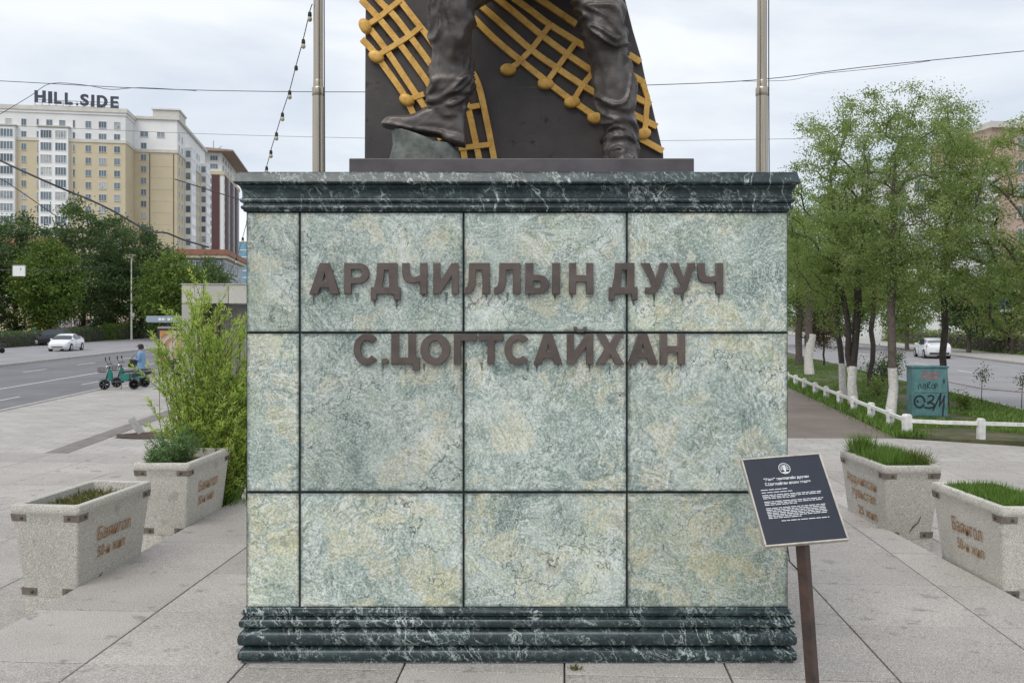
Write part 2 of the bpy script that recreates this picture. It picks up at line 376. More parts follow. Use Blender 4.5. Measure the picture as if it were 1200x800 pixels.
# dark drain strip across the plaza
dr = MB().prism([(-9.75, 16.5), (-9.25, 16.5), (LX(-7.6, 60), 60), (LX(-8.1, 60), 60)], -.286, -.284, lambda a, b, c: Vector((a, b, c)))
tag(dr.build('drain_channel', mat('drain_strip', (.20, .18, .165), .85, .3, 3)), kind='structure')
# paving grid (platform and lower plaza share it)
ts = Vector((.9983, -.058)); tt = Vector((.058, .9983)); S0, T0, DS, DT = .003, 6.55, 1.2, 1.19
def st(s_, t_): q = ts*s_+tt*t_; return (q.x, q.y)
PLAT = [st(-4.69, -3.2), (4.99, -3.0), (4.59, 12.25), (4.575, 12.55), st(-4.69, 12.62)]
pl = MB().prism(PLAT, -.42, -.028, lambda a, b, c: Vector((a, b, c)))
plat = tag(pl.build('platform', M['joint']), kind='structure')
PLATC = PLAT
plaza_obj = bpy.data.objects['plaza']
def slab_obj(poly, z0, z1, parent, g=.007):
    cx = sum(p[0] for p in poly)/len(poly); cy = sum(p[1] for p in poly)/len(poly)
    pp = []
    for x, y in poly:
        d = Vector((x-cx, y-cy)); L = d.length
        d *= (L-g*1.4)/L; pp.append((d.x, d.y))
    b = MB().prism(pp, z0, z1, lambda a, c, d: Vector((a, c, d)))
    o = b.build('paving_slab', M['granite'], parent, world=True, bevel=.004, seg=1)
    o.location = (cx, cy, RN.uniform(-.0015, .0015)); return o
def on_screen(poly, z):
    for x, y in poly:
        if y > 1:
            px, py = 600+x/y*F, HZ+(CH-z)/y*F
            if -160 < px < 1360 and 300 < py < 900: return True
    return False
for i in range(-14, 12):
    for j in range(-8, 10):
        q = [st(S0+DS*i, T0+DT*j), st(S0+DS*(i+1), T0+DT*j), st(S0+DS*(i+1), T0+DT*(j+1)), st(S0+DS*i, T0+DT*(j+1))]
        up = clip_poly(q, PLATC)
        full = False
        if up and area(up) > .02:
            if on_screen(up, 0) or j > -3: slab_obj(up, -.03, 0, plat)
            full = area(up) > .97*area(q)
        cxx = sum(p[0] for p in q)/4; cyy = sum(p[1] for p in q)/4
        if not full and on_screen(q, -.28) and -13.8 < cxx < 13.2 and cyy > 3 and cyy < 18.6-max(0, cxx-9)*.0 and not (cxx > 12 and cyy > 17.5):
            # keep only what lies outside the platform
            if up and area(up) > .02:
                if cxx < 0: out = [p for p in clip_poly(q, [st(-60, -40), st(-4.71, -40), st(-4.71, 40), st(-60, 40)])]
                elif cyy < 12: out = clip_poly(q, [(5.03, -3.0), (60, -3), (60, 12.25), (4.61, 12.25)])
                else: out = clip_poly(q, [st(-60, 12.66), st(60, 12.66), st(60, 60), st(-60, 60)])
            else: out = q
            if out and area(out) > .02: slab_obj(out, -.306, -.28, plaza_obj)
# ------------------------------------------------------------------ pedestal
ZS = 6.776; CX = 6*ZS/F
HW = 318*ZS/F; DEP = 2.3
def zy(py, Z=ZS): return CH-(py-HZ)*Z/F
def xp(px, Z=ZS): return (px-600)*Z/F
ped = T('pedestal', 'square monument pedestal clad in pale green marble with dark green mouldings and bronze lettering', 'pedestal', (CX, ZS+DEP/2, 0))
ZB, ZT, ZTOP = zy(711), zy(248), 3.693
core = MB().box(CX-HW, CX+HW, ZS+.022, ZS+DEP, .1, ZT+.05)
core.build('core', M['grout'], ped, True)
def sweep(prof):
    rings = []
    for p, z in prof:
        x0, x1, y0, y1 = CX-HW-p, CX+HW+p, ZS-p, ZS+DEP+p
        rings.append([Vector((x0, y0, z)), Vector((x1, y0, z)), Vector((x1, y1, z)), Vector((x0, y1, z))])
    return rings
def arc(c, r, a0, a1, n, ry=None):
    return [(c[0]+r*math.cos(rad(a0+(a1-a0)*i/n)), c[1]+(ry or r)*math.sin(rad(a0+(a1-a0)*i/n))) for i in range(n+1)]
h = ZTOP-ZT
cap = [(-.06, ZT), (.012, ZT), (.014, ZT+.006)]+arc((.012, ZT+.03), .018, -80, 80, 6)+[(.014, ZT+.055), (.014, ZT+.06)]+arc((.016, ZT+.082), .02, -70, 80, 6)+[(.02, ZT+.108), (.02, ZT+.125)]
cap += [(.02+.042*(1-math.cos(PI/2*i/8)), ZT+.125+.075*math.sin(PI/2*i/8)) for i in range(1, 9)]
cap += [(.063, ZT+.203)]+arc((.056, ZTOP-.078), .016, -62, 40, 6, .016)+[(.050, ZTOP-.010), (.047, ZTOP-.002), (.044, ZTOP), (-.1, ZTOP)]
MB().loft(sweep(cap)).build('cornice', M['dark'], ped, True, smooth=True, angle=50)
hb = [(-.08, ZB), (.006, ZB), (.010, ZB-.012), (.016, ZB-.016)]+arc((.012, ZB-.034), .014, 70, -60, 5)+[(.018, ZB-.056)]
def roll(z1, z0, p): 
    r = (z1-z0)/2
    H = z1-z0; return [(p-.030, z1-.002), (p-.024, z1-.006), (p-.002, z1-.34*H), (p+.006, z1-.40*H)]+arc((p-.008, z0+.40*H), .022, 62, -62, 6, .36*H)+[(p-.012, z0+.003)]
base = hb+roll(ZB-.060, ZB-.150, .028)+roll(ZB-.152, ZB-.285, .036)+roll(ZB-.287, .012, .036)+[(.03, 0.002), (-.3, .002)]
MB().loft(sweep(base)).build('base_moulding', M['dark'], ped, True, smooth=True, angle=50)
cols = [(289.6, 350.2), (352.4, 542.2), (544.4, 733.6), (735.8, 922.6)]
rows = [(249.5, 388.6), (391.2, 575.2), (578.2, 710.6)]
def panel(c, hw, hh, rot, olive):
    b = MB().box(-hw, hw, -.001, .034, -hh, hh)
    o = b.build('panel', M['panel'], ped, True, bevel=.004, seg=1); o.location = c; o.rotation_euler = (0, 0, rot)
    o['half_w'] = hw; o['half_h'] = hh; o['olive'] = olive; return o
oliv = [[.9, .05, .1, .75], [.7, .15, .2, .6], [.8, .9, .75, 1.]]
for r, (y0, y1) in enumerate(rows):
    zc, hh = (zy(y0)+zy(y1))/2, (zy(y0)-zy(y1))/2
    for c, (x0, x1) in enumerate(cols):
        panel(Vector(((xp(x0)+xp(x1))/2, ZS, zc)), (xp(x1)-xp(x0))/2, hh, 0, oliv[r][c])
    for sd_ in (-1, 1):
        for k in range(2):
            panel(Vector((CX+sd_*HW, ZS+.03+DEP/4+k*(DEP/2-.01), zc)), DEP/4-.02, hh, -sd_*-PI/2, .5)
GL = {}
def _arc(cx, cy, rx, ry, a0, a1, n=14): return [(cx+rx*math.cos(rad(a0+(a1-a0)*i/n)), cy+ry*math.sin(rad(a0+(a1-a0)*i/n))) for i in range(n+1)]
tx_, ty_ = .29, .225
GL['Г'] = [[(0, 0), (.31, 0), (.31, 1-ty_), (1, 1-ty_), (1, 1), (0, 1)]]
GL['Т'] = [[(.355, 0), (.645, 0), (.645, 1-ty_), (1, 1-ty_), (1, 1), (0, 1), (0, 1-ty_), (.355, 1-ty_)]]
GL['Н'] = [[(0, 0), (tx_, 0), (tx_, .39), (1-tx_, .39), (1-tx_, 0), (1, 0), (1, 1), (1-tx_, 1), (1-tx_, .61), (tx_, .61), (tx_, 1), (0, 1)]]
GL['Л'] = [[(0, 0), (.12, 0), (.26, .03), (.37, .11), (.44, .28), (.47, 1-ty_), (1-tx_, 1-ty_), (1-tx_, 0), (1, 0), (1, 1), (.20, 1), (.17, .42), (.13, .27), (.07, .22), (0, .21)]]
GL['Д'] = [[(0, 0), (.21, 0), (.21, .16), (.79, .16), (.79, 0), (1, 0), (1, .35), (.89, .35), (.89, 1), (.22, 1), (.19, .62), (.11, .35), (0, .35)], [(.37, .35), (.44, .56), (.47, .81), (.62, .81), (.62, .35)]]
GL['Ч'] = [[(1-tx_, 0), (1, 0), (1, 1), (1-tx_, 1), (1-tx_, .60), (.55, .565), (.42, .565), (.33, .62), (tx_, .72), (tx_, 1), (0, 1), (0, .66), (.05, .49), (.17, .385), (.36, .345), (.52, .35), (1-tx_, .39)]]
GL['И'] = [[(0, 0), (.28, 0), (.725, .58), (.725, 0), (1, 0), (1, 1), (.72, 1), (.275, .42), (.275, 1), (0, 1)]]
GL['Й'] = [[(x, y*.805) for x, y in GL['И'][0]], [(.24, 1), (.37, 1), (.42, .935), (.58, .935), (.63, 1), (.76, 1), (.72, .90), (.60, .85), (.40, .85), (.28, .90)]]
GL['Ы'] = [[(0, 0), (.40, 0)]+_arc(.40, .31, .29, .31, -90, 90, 10)+[(.23, .62), (.23, 1), (0, 1)], [(.23, .2), (.23, .42)]+_arc(.37, .31, .09, .11, 90, -90, 8), [(.77, 0), (1, 0), (1, 1), (.77, 1)]]
GL['У'] = [[(0, 1), (.32, 1), (.545, .50), (.70, 1), (1, 1), (.70, .24), (.62, .09), (.50, .015), (.35, 0), (.14, .03), (.16, .22), (.30, .21), (.38, .25), (.40, .31)]]
GL['Р'] = [[(0, 0), (tx_, 0), (tx_, .33), (.60, .33)]+_arc(.60, .665, .40, .335, -80, 80, 12)+[(.60, 1), (0, 1)], [(tx_, .54), (tx_, .79), (.56, .79)]+_arc(.56, .665, .15, .125, 80, -80, 8)+[(.56, .54)]]
GL['А'] = [[(0, 0), (.29, 0), (.355, .20), (.645, .20), (.71, 0), (1, 0), (.655, 1), (.345, 1)], [(.425, .41), (.50, .68), (.575, .41)]]
GL['С'] = [_arc(.5, .5, .5, .5, 42, 318, 26)+_arc(.5, .5, .235, .285, 318, 42, 20)]
GL['О'] = [_arc(.5, .5, .5, .5, 0, 360, 32)[:-1], _arc(.5, .5, .225, .275, 360, 0, 24)[:-1]]
GL['Ц'] = [[(0, .17), (.75, .17), (.75, 0), (1, 0), (1, .36), (.87, .36), (.87, 1), (.60, 1), (.60, .36), (.27, .36), (.27, 1), (0, 1)]]
GL['Х'] = [[(0, 0), (.32, 0), (.5, .325), (.68, 0), (1, 0), (.685, .51), (.98, 1), (.67, 1), (.5, .70), (.33, 1), (.02, 1), (.315, .51)]]
GL['H'] = GL['Н']; GL['I'] = [[(0, 0), (1, 0), (1, 1), (0, 1)]]; GL['L'] = [[(0, 0), (1, 0), (1, .22), (.36, .22), (.36, 1), (0, 1)]]
GL['E'] = [[(0, 0), (1, 0), (1, .2), (.34, .2), (.34, .4), (.9, .4), (.9, .6), (.34, .6), (.34, .8), (1, .8), (1, 1), (0, 1)]]
GL['D'] = [[(0, 0), (.45, 0)]+_arc(.45, .5, .55, .5, -85, 85, 14)+[(.45, 1), (0, 1)], [(.28, .2), (.28, .8), (.42, .8)]+_arc(.42, .5, .28, .3, 85, -85, 10)+[(.42, .2)]]
GL['.'] = [_arc(.5, .5, .5, .5, 0, 360, 14)[:-1]]
def glyph_mesh(ch, w, h_, d, bev):
    c = bpy.data.curves.new('glyph', 'CURVE'); c.dimensions = '2D'; c.fill_mode = 'BOTH'; c.extrude = d/2; c.bevel_depth = bev; c.bevel_resolution = 1; c.offset = -bev
    for ct in GL[ch]:
        sp = c.splines.new('POLY'); sp.points.add(len(ct)-1); sp.use_cyclic_u = True
        for q, (x, y) in zip(sp.points, ct): q.co = (x*w, y*h_, 0, 1)
    o = bpy.data.objects.new('glyph', c); COL.objects.link(o); me = bpy.data.meshes.new_from_object(o)
    bpy.data.objects.remove(o); bpy.data.curves.remove(c); me.name = 'letter'; me.materials.clear(); me.materials.append(M['letter']); return me
# raised letters, each one mounted separately
row1 = [('А', 363.5, 399), ('Р', 404, 433.5), ('Д', 435, 469.7), ('Ч', 471.7, 501), ('И', 508, 537.7), ('Л', 544, 574), ('Л', 579, 610), ('Ы', 615.5, 656), ('Н', 666.5, 695), ('Д', 713, 746.6), ('У', 750.7, 782), ('У', 785, 814), ('Ч', 816.5, 846.5)]
row2 = [('С', 415, 446), ('.', 447.5, 455.6), ('Ц', 459, 492), ('О', 493, 528), ('Г', 532, 559), ('Т', 561, 590), ('С', 591, 623), ('А', 625, 659), ('Й', 664, 695), ('Х', 697.7, 731), ('А', 735, 770), ('Н', 772.6, 802)]
M['stain'] = (lambda s: s.done(s.ramp(s.noise(s.obj, 40, 4), [(.3, (.03, .055, .05)), (.7, (.10, .14, .125))]), .7, Alpha=s.math('MULTIPLY', s.step(s.noise(s.obj, 25, 4, .7), .30, .62), .7)))(NT('drip_stain'))
for row, yt, yb in ((row1, 308.3, 344.5), (row2, 391.2, 426.6)):
    for ch, x0, x1 in row:
        y0, y1 = yt, yb
        if ch in 'ДЦ': y1 = yb+7.2
        if ch == 'Й': y0 = yt-8.5
        if ch in 'ОС': y0, y1 = yt-.6, yb+.6
        if ch == '.': y0 = yb-7.5
        me2 = glyph_mesh(ch, xp(x1)-xp(x0), zy(y0)-zy(y1), .026, .004)
        for v_ in me2.vertices: v_.co = Vector((xp(x0)+v_.co.x, ZS-.0185-v_.co.z, zy(y1)+v_.co.y))
        link('letter', me2, ped, True)
        for k in range(RN.choice((1, 1, 2))):
            sx = xp(x0+(x1-x0)*RN.choice((.12, .5, .86))); wdt = RN.uniform(.008, .016); L = RN.uniform(.04, .12)
            zt_ = zy(y1)+.012
            MB().add([(sx-wdt, ZS-.0032, zt_), (sx+wdt, ZS-.0032, zt_), (sx+wdt*.5, ZS-.0032, zt_-L*.6), (sx, ZS-.0032, zt_-L), (sx-wdt*.6, ZS-.0032, zt_-L*.5)], [(0, 4, 3, 2, 1)]).build('drip_stain', M['stain'], ped, True)
# ------------------------------------------------------------------ bronze statue on top
s = NT('dark_bronze'); v = s.obj
c = s.ramp(s.noise(v, 2.5, 8, .65), [(.3, (.050, .043, .040)), (.5, (.090, .078, .073)), (.62, (.14, .122, .112)), (.75, (.21, .185, .165))])
c = s.mix(s.step(s.noise(s.mapping(v, (1, 1, .25)), 7, 5, .6), .58, .75), c, (.17, .165, .16))
s.bump(s.noise(v, 26, 6, .65), .25, .012)
M['bronze'] = s.done(c, s.ramp(s.noise(v, 6, 4), [(.3, .30), (.7, .52)]), .45, .5)
s = NT('bronze_plate'); v = s.obj
c = s.ramp(s.noise(v, 1.8, 8, .6), [(.3, (.050, .045, .044)), (.55, (.074, .066, .064)), (.8, (.115, .10, .095))])
c = s.mix(s.step(s.noise(s.mapping(v, (1, 1, 8)), 3, 5, .6), .6, .8), c, (.10, .09, .085))
c = s.mix(s.math('MULTIPLY', s.step(s.noise(v, 6, 5, .7), .62, .70), .7), c, (.018, .017, .017))
s.bump(s.noise(v, 14, 6, .6), .18, .01)
M['plate'] = s.done(c, .55, .4, .4)
s = NT('worn_gold_paint'); v = s.obj
c = s.ramp(s.noise(v, 7, 7, .7), [(.32, (.46, .24, .045)), (.5, (.70, .40, .085)), (.75, (.82, .54, .16))])
c = s.mix(s.math('MULTIPLY', s.step(s.noise(v, 38, 5, .7), .58, .70), .55), c, (.16, .08, .02))
s.bump(s.noise(v, 30, 4), .2, .006)
M['gold'] = s.done(c, .48, .1, .5)
M['rock'] = mat('weathered_rock', (.095, .105, .095), .7, .4, 8, .6, 30, col2=(.19, .21, .19))
M['plinth'] = mat('bronze_plinth', (.095, .085, .088), .5, .25, 5, .15, 30, metal=.3)
ZP = 7.25; ZPT = CH+(HZ-185.5)*ZP/F
sta = T('bronze_statue', 'dark bronze statue of standing man before a plate with gilded music notes', 'statue', (CX, 8., ZTOP))
MB().box(xp(409, ZP), xp(813.5, ZP), ZP, 8.75, ZTOP+.002, ZPT).build('plinth', M['plinth'], sta, True, bevel=.008)
ZL = 8.3
def pl_(px, py): q = P(px, py, ZL); return (q.x, q.z)
plate = [(427, 212), (778, 212), (777.5, 180), (771, 152), (764, 122), (757, 95), (751, 66), (742, 36), (733, 0), (716, -70), (690, -160), (640, -300), (560, -420), (470, -420), (430, -300)]
MB().prism([pl_(*q) for q in plate], 0, .16, lambda u, w, d: Vector((u, ZL+d, w))).build('back_plate', M['plate'], sta, True, bevel=.012)
def bar(pts, w=6.6, name='staff_line', t=.045, dz=0.):
    q = [Vector(pl_(*p_)) for p_ in pts]; hw_ = w*ZL/F/2; L = []; Rr = []
    for i, p_ in enumerate(q):
        d = (q[min(i+1, len(q)-1)]-q[max(i-1, 0)]).normalized(); n_ = Vector((-d.y, d.x))
        L.append(p_+n_*hw_); Rr.append(p_-n_*hw_)
    rings = [[Vector((a.x, ZL-.003, a.y)), Vector((a.x, ZL-t-dz, a.y)), Vector((b.x, ZL-t-dz, b.y)), Vector((b.x, ZL-.003, b.y))] for a, b in zip(L, Rr)]
    MB().loft(rings).build(name, M['gold'], sta, True, bevel=.002, seg=1)
def dense(pts, k=4):
    out = []
    for i in range(len(pts)-1):
        p0, p1, p2, p3 = pts[max(i-1, 0)], pts[i], pts[i+1], pts[min(i+2, len(pts)-1)]
        for j in range(k):
            t = j/k
            out.append(tuple(.5*((2*b)+(-a+c_)*t+(2*a-5*b+4*c_-d)*t*t+(-a+3*b-3*c_+d)*t**3) for a, b, c_, d in zip(p0, p1, p2, p3)))
    return out+[pts[-1]]
A = lambda *q: [(410+x/4, y/4) for x, y in q]
B = lambda *q: [(600+x/4, y/4) for x, y in q]
for l in (A((120, -160), (230, 0), (330, 130), (375, 188), (470, 330)), A((30, -140), (130, 0), (205, 75), (285, 178), (375, 300), (440, 400)), A((56, 5), (140, 95), (235, 212), (330, 340), (385, 425), (450, 560)),
          A((100, 145), (180, 250), (260, 370), (320, 460), (350, 505), (430, 660)), A((60, 190), (110, 243), (160, 312), (250, 440), (300, 540), (330, 610)),
          A((545, -60), (660, 60), (760, 150)) and B((60, -45), (125, 0), (215, 62), (300, 120)), B((-70, -55), (10, 0), (95, 62), (180, 125), (340, 225)), B((-95, -20), (0, 55), (130, 165), (250, 255), (368, 335)),
          B((-160, 20), (-60, 108), (90, 240), (210, 325), (330, 405), (392, 443)), B((-180, 90), (-80, 190), (40, 290), (140, 370), (250, 455), (330, 510), (405, 562)),
          B((505, 238), (545, 262), (600, 297)), B((520, 335), (570, 365), (618, 395)), B((525, 430), (575, 460), (648, 497)), B((530, 520), (580, 548), (677, 598)), B((560, 630), (610, 660), (705, 712)),
          A((568, 332), (606, 412), (640, 560), (676, 745), (688, 800)), A((520, 420), (540, 470), (562, 535), (605, 740), (618, 800)), A((505, 560), (530, 690), (545, 790))):
    bar(dense(l), 7.2)
for l in (A((78, 130), (140, 90), (240, 8)), A((125, 272), (180, 240), (285, 175), (338, 130)), A((272, 475), (350, 447)), B((-24, 332), (20, 310), (90, 240), (180, 122)), B((157, 397), (210, 325), (298, 205)), B((282, 483), (330, 405), (376, 346), (366, 325)),
          B((606, 385), (632, 462), (622, 600), (612, 632)), A((540, 512), (610, 500)), A((512, 700), (658, 682))):
    bar(l, 6.2, 'note_stem', .052)
def note(px, py, a, w=19, h_=13.5):
    c0 = Vector(pl_(px, py)); n_ = 18; rings = []
    for k, (sc, d) in enumerate(((1, .0), (1.0, .045), (.95, .056), (.75, .066), (.35, .071))):
        rings.append([Vector((c0.x+(math.cos(a)*math.cos(t)*w/2-math.sin(a)*math.sin(t)*h_/2)*sc*ZL/F, ZL-.003-d, c0.y+(math.sin(a)*math.cos(t)*w/2+math.cos(a)*math.sin(t)*h_/2)*sc*ZL/F)) for t in [2*PI*i/n_ for i in range(n_)]])
    MB().loft(rings).build('note_head', M['gold'], sta, True, smooth=True)
for q, a in ((A((75, 130))[0], -1.0), (A((127, 272))[0], -.45), (A((270, 475))[0], -.45), ((595.5, 83), -.05), (B((157, 397))[0], -.1), (B((280, 483))[0], .1), (B((388, 558))[0], -.15), (B((612, 632))[0], .35)): note(*q, a)
# the rock under the raised boot
rk = []
for i, (y, x0, x1) in enumerate(((206, 452, 545), (190, 456, 541), (179, 458, 538), (170, 461, 532), (164, 459, 522), (161, 462, 516))):
    Zr = 7.72; c0 = (x0+x1)/2; w = (x1-x0)/2; ring = []
    for k in range(20):
        t = 2*PI*k/20; wob = 1+.06*noise.noise(Vector((math.cos(t)*1.5, math.sin(t)*1.5, i*.7)))
        q = P(c0+w*math.cos(t)*wob, y, Zr); ring.append(Vector((q.x, Zr+.2*math.sin(t)*wob, q.z+(.0 if i < 4 else .0)-(.07*math.cos(t) if i > 3 else 0))))
    rk.append(ring)
MB().loft(rk).build('rock', M['rock'], sta, True, smooth=True, angle=60)
# the figure: lofted limbs fused into one skin
fig = MB()
def limb(data, seed, fold=.05, zs=1.05, n=28):
    rings = []
    for y, x0, x1, Zc in data:
        c0 = P((x0+x1)/2, y, Zc); w = (x1-x0)/2*Zc/F; ring = []
        for k in range(n):
            t = 2*PI*k/n
            f = 1+fold*(noise.noise(Vector((math.cos(t)*1.6+seed, math.sin(t)*1.6, c0.z*5.5)))+.6*noise.noise(Vector((math.cos(t)*3+seed, math.sin(t)*3, c0.z*12))))
            ring.append(Vector((c0.x+w*f*math.cos(t), Zc+w*zs*f*math.sin(t), c0.z)))
        rings.append(ring)
    fig.loft(rings)
def interp(d, k=4): return [tuple(a+(b-a)*j/k for a, b in zip(d[i], d[i+1])) for i in range(len(d)-1) for j in range(k)]+[d[-1]]
limb(interp([(-90, 628, 726, 7.78), (-45, 655, 731, 7.76), (0, 670.5, 731, 7.74), (25, 677, 732, 7.72), (37, 680, 733.5, 7.70), (47, 683, 738, 7.69), (57, 686, 737, 7.70), (66, 689, 735, 7.72), (87, 696, 741.5, 7.74), (105, 698, 744, 7.75), (125, 700, 745, 7.76), (145, 704, 746, 7.76), (158, 708, 746.5, 7.76), (164, 704, 748.5, 7.76), (170, 707, 747, 7.76), (177, 704.5, 750.5, 7.76), (186, 708, 749, 7.76), (200, 706, 752, 7.76)]), 3., .07)
limb(interp([(-75, 575, 670, 7.85), (-45, 540, 640, 7.74), (-22, 510, 600, 7.62), (0, 503, 566, 7.56), (10, 502.5, 558, 7.55), (30, 503, 555.5, 7.57), (50, 503, 555.5, 7.6), (70, 504, 553.5, 7.64), (84, 505, 552.5, 7.66), (93, 504, 554, 7.67), (99, 500, 556, 7.68), (105, 501, 552, 7.68), (110, 499, 552, 7.69), (116, 501, 549, 7.69), (122, 500, 548, 7.7), (128, 503, 547, 7.7), (140, 508, 545, 7.7)]), 8., .085)
def boot(stn, Zc, hd):
    rings = []
    for x, yt, yb, w in stn:
        a, b = P(x, yt, Zc), P(x, yb, Zc); cz, hz = (a.z+b.z)/2, (a.z-b.z)/2
        rings.append([Vector((a.x, Zc+hd*w*math.cos(t)*(1 if math.sin(t) < 0 else .92), cz+hz*(abs(math.sin(t))**.7)*(1 if math.sin(t) > 0 else -1))) for t in [2*PI*k/20 for k in range(20)]])
    fig.loft(rings)
boot([(449.5, 140.5, 145, .3), (452, 138.5, 147, .62), (458, 136.8, 149, .88), (466, 136.5, 151, 1.), (478, 136, 153, 1.), (488, 133, 155, .95), (498, 127, 157, .88), (508, 122, 158, .84), (520, 120, 160, .84), (532, 122, 163, .84), (541, 126, 166, .8), (545, 134, 167, .6)], 7.68, .125)
boot([(446.5, 144, 147.5, .55), (450, 144, 149, .9), (470, 147, 153.5, 1.12), (495, 151, 157.5, 1.0), (518, 153.5, 161.5, .95), (521, 154, 168, .95), (535, 157, 171.5, .95), (545.5, 160, 173, .78)], 7.68, .125)
def ell(c_, rx, ry, z): return [Vector((c_[0]+rx*math.cos(t), c_[1]+ry*math.sin(t), z)) for t in [2*PI*k/24 for k in range(24)]]
hx = .42; hyy = 7.82
fig.loft([ell((hx, hyy), .36, .27, 5.62), ell((hx, hyy), .46, .33, 5.85), ell((hx, hyy), .44, .31, 6.2), ell((hx-.01, hyy), .42, .29, 6.5), ell((hx-.02, hyy), .48, .31, 6.9), ell((hx-.03, hyy), .52, .30, 7.2), ell((hx-.03, hyy), .40, .24, 7.38), ell((hx-.03, hyy), .17, .16, 7.46), ell((hx-.03, hyy-.02), .15, .15, 7.6)])
fig.loft([ell((hx-.03, hyy-.04), .1, .11, 7.52), ell((hx-.03, hyy-.06), .17, .2, 7.62), ell((hx-.03, hyy-.04), .2, .24, 7.85), ell((hx-.03, hyy-.02), .17, .2, 8.04), ell((hx-.03, hyy), .06, .08, 8.12)])
for sgn in (-1, 1):
    fig.tube([(hx-.03+sgn*.44, hyy, 7.2), (hx+sgn*.6, hyy+.02, 6.75), (hx+sgn*.62, hyy-.05, 6.45), (hx+sgn*.42, hyy-.32, 6.22), (hx+sgn*.26, hyy-.42, 6.25)], [.17, .15, .12, .10, .09], 16)
# second boot
fig.loft([[Vector((P(728, 190, 7.76).x+.13*w*math.cos(t), y_, ZPT+.002+hh*(.5+.5*math.sin(t)))) for t in [2*PI*k/16 for k in range(16)]] for y_, w, hh in ((7.46, .4, .05), (7.5, .7, .09), (7.58, .85, .12), (7.68, .85, .17), (7.78, .85, .22), (7.9, .75, .22), (7.96, .45, .15))])
fo = fig.build('figure', M['bronze'], sta, True)
md = fo.modifiers.new('r', 'REMESH'); md.mode = 'VOXEL'; md.voxel_size = .015; md.use_smooth_shade = True
apply_mods(fo); fo.data.polygons.foreach_set('use_smooth', [True]*len(fo.data.polygons))
# press folds into the cloth
nv = len(fo.data.vertices); co = np.empty(nv*3); fo.data.vertices.foreach_get('co', co); co = co.reshape(-1, 3)
nn = np.empty(nv*3, dtype=np.float32); fo.data.vertex_normals.foreach_get('vector', nn); nn = nn.reshape(-1, 3)
for i in range(nv):
    x, y, z = co[i]
    if z < 5.7:
        w1 = noise.noise(Vector((x*2.2, y*2.2, z*2.2)))
        sg = -1 if x < .2 else 1
        u = z*8.5+sg*x*6+w1*3.4
        k = abs(noise.noise(Vector((x*2.5, y*3.5, u)))); k2 = noise.noise(Vector((x*9+4, y*9, z*15)))
        amp = .040 if z > 4.35 else .026
        if sg > 0 and z < 4.25: amp = .032
        if sg < 0 and z < 4.38: amp = .003
        kk = min(1., k*3.2); co[i] += nn[i]*(amp*((1-kk)**1.7-.35)+.006*k2)
fo.data.vertices.foreach_set('co', co.ravel()); fo.data.update()
# ------------------------------------------------------------------ flag poles, festoon bulbs
s = NT('brushed_brass_steel'); g = s.noise(s.mapping(s.obj, (60, 60, 1)), 1, 4)
M['pole'] = s.done(s.ramp(g, [(.3, (.34, .29, .23)), (.7, (.52, .46, .37))]), .28, .85)
def flagpole(pxb, pxt, lab):
    Zq = 10.6; b0 = Vector((xp(pxb, Zq), Zq, 0))
    t = T('flagpole', lab, 'pole', b0, 0, 'metal flagpoles behind the pedestal')
    lean = (xp(pxt, Zq)-xp(pxb, Zq)); z1 = zy(104, Zq); z2 = 8.5
    MB().tube([(0, 0, 0), (lean*.6, 0, z1)], .069, 20).build('lower_tube', M['pole'], t, smooth=True)
    MB().tube([(lean*.6, 0, z1-.06), (lean, 0, z2)], [.058, .055], 20).build('upper_tube', M['pole'], t, smooth=True)
    MB().lathe([(.071, z1-.09), (.074, z1-.085), (.074, z1+.0), (.07, z1+.012), (.06, z1+.02), (.06, z1+.09), (.057, z1+.1)], 20, Matrix.Translation((lean*.6, 0, 0))).build('sleeve', M['pole'], t, smooth=True)
    MB().lathe([(.2, 0), (.2, .02), (.1, .025), (.075, .1), (.07, .1)], 20).build('base_plate', M['pole'], t, smooth=True)
    MB().tube([(lean*.6+.085, -.02, z1-2.2), (lean*.6+.075, -.02, z1+.2), (lean+.068, -.02, z2-.1)], .007, 5).build('halyard', M['black'], t)
    return t
flagpole(373, 373, 'metal flagpole with festoon bulbs hung from it'); flagpole(892, 893.5, 'metal flagpole on the tree side of the pedestal')
M['bulb'] = mat('frosted_bulb', (.42, .40, .30), .25, .15, 20, 0)
fes = T('festoon_light', 'string of light bulbs on a black cable hung from flagpole', 'string lights', P(366, 8, 10.55))
path = [P(366, 5, 10.55), P(363, 14, 10.62), P(355.5, 46, 11.), P(347, 77, 11.4), P(339.5, 106, 11.8), P(331, 132, 12.2), P(324, 155, 12.7), P(317.5, 176, 13.2), P(312.5, 195, 13.8), P(300, 232, 15.), P(290, 258, 16.2), P(284.5, 278, 17.4), P(277, 302, 19), P(262, 336, 22)]
MB().tube(dense([tuple(q) for q in path], 3), .006, 5).build('cable', M['black'], fes, True)
for i in range(1, len(path)-1):
    q = path[i]; k = .85
    so = MB().lathe([(.012, 0), (.028, -.01), (.034, -.06), (.03, -.085)], 10, Matrix.Translation(q) @ Matrix.Scale(.72, 4)).build('lamp_holder', M['black'], fes, True, smooth=True)
    if i != 3: MB().lathe([(.024, -.084), (.034, -.1), (.040, -.125), (.034, -.15), (.012, -.166)], 10, Matrix.Translation(q) @ Matrix.Scale(.72, 4)).build('bulb', M['bulb'], fes, True, smooth=True)
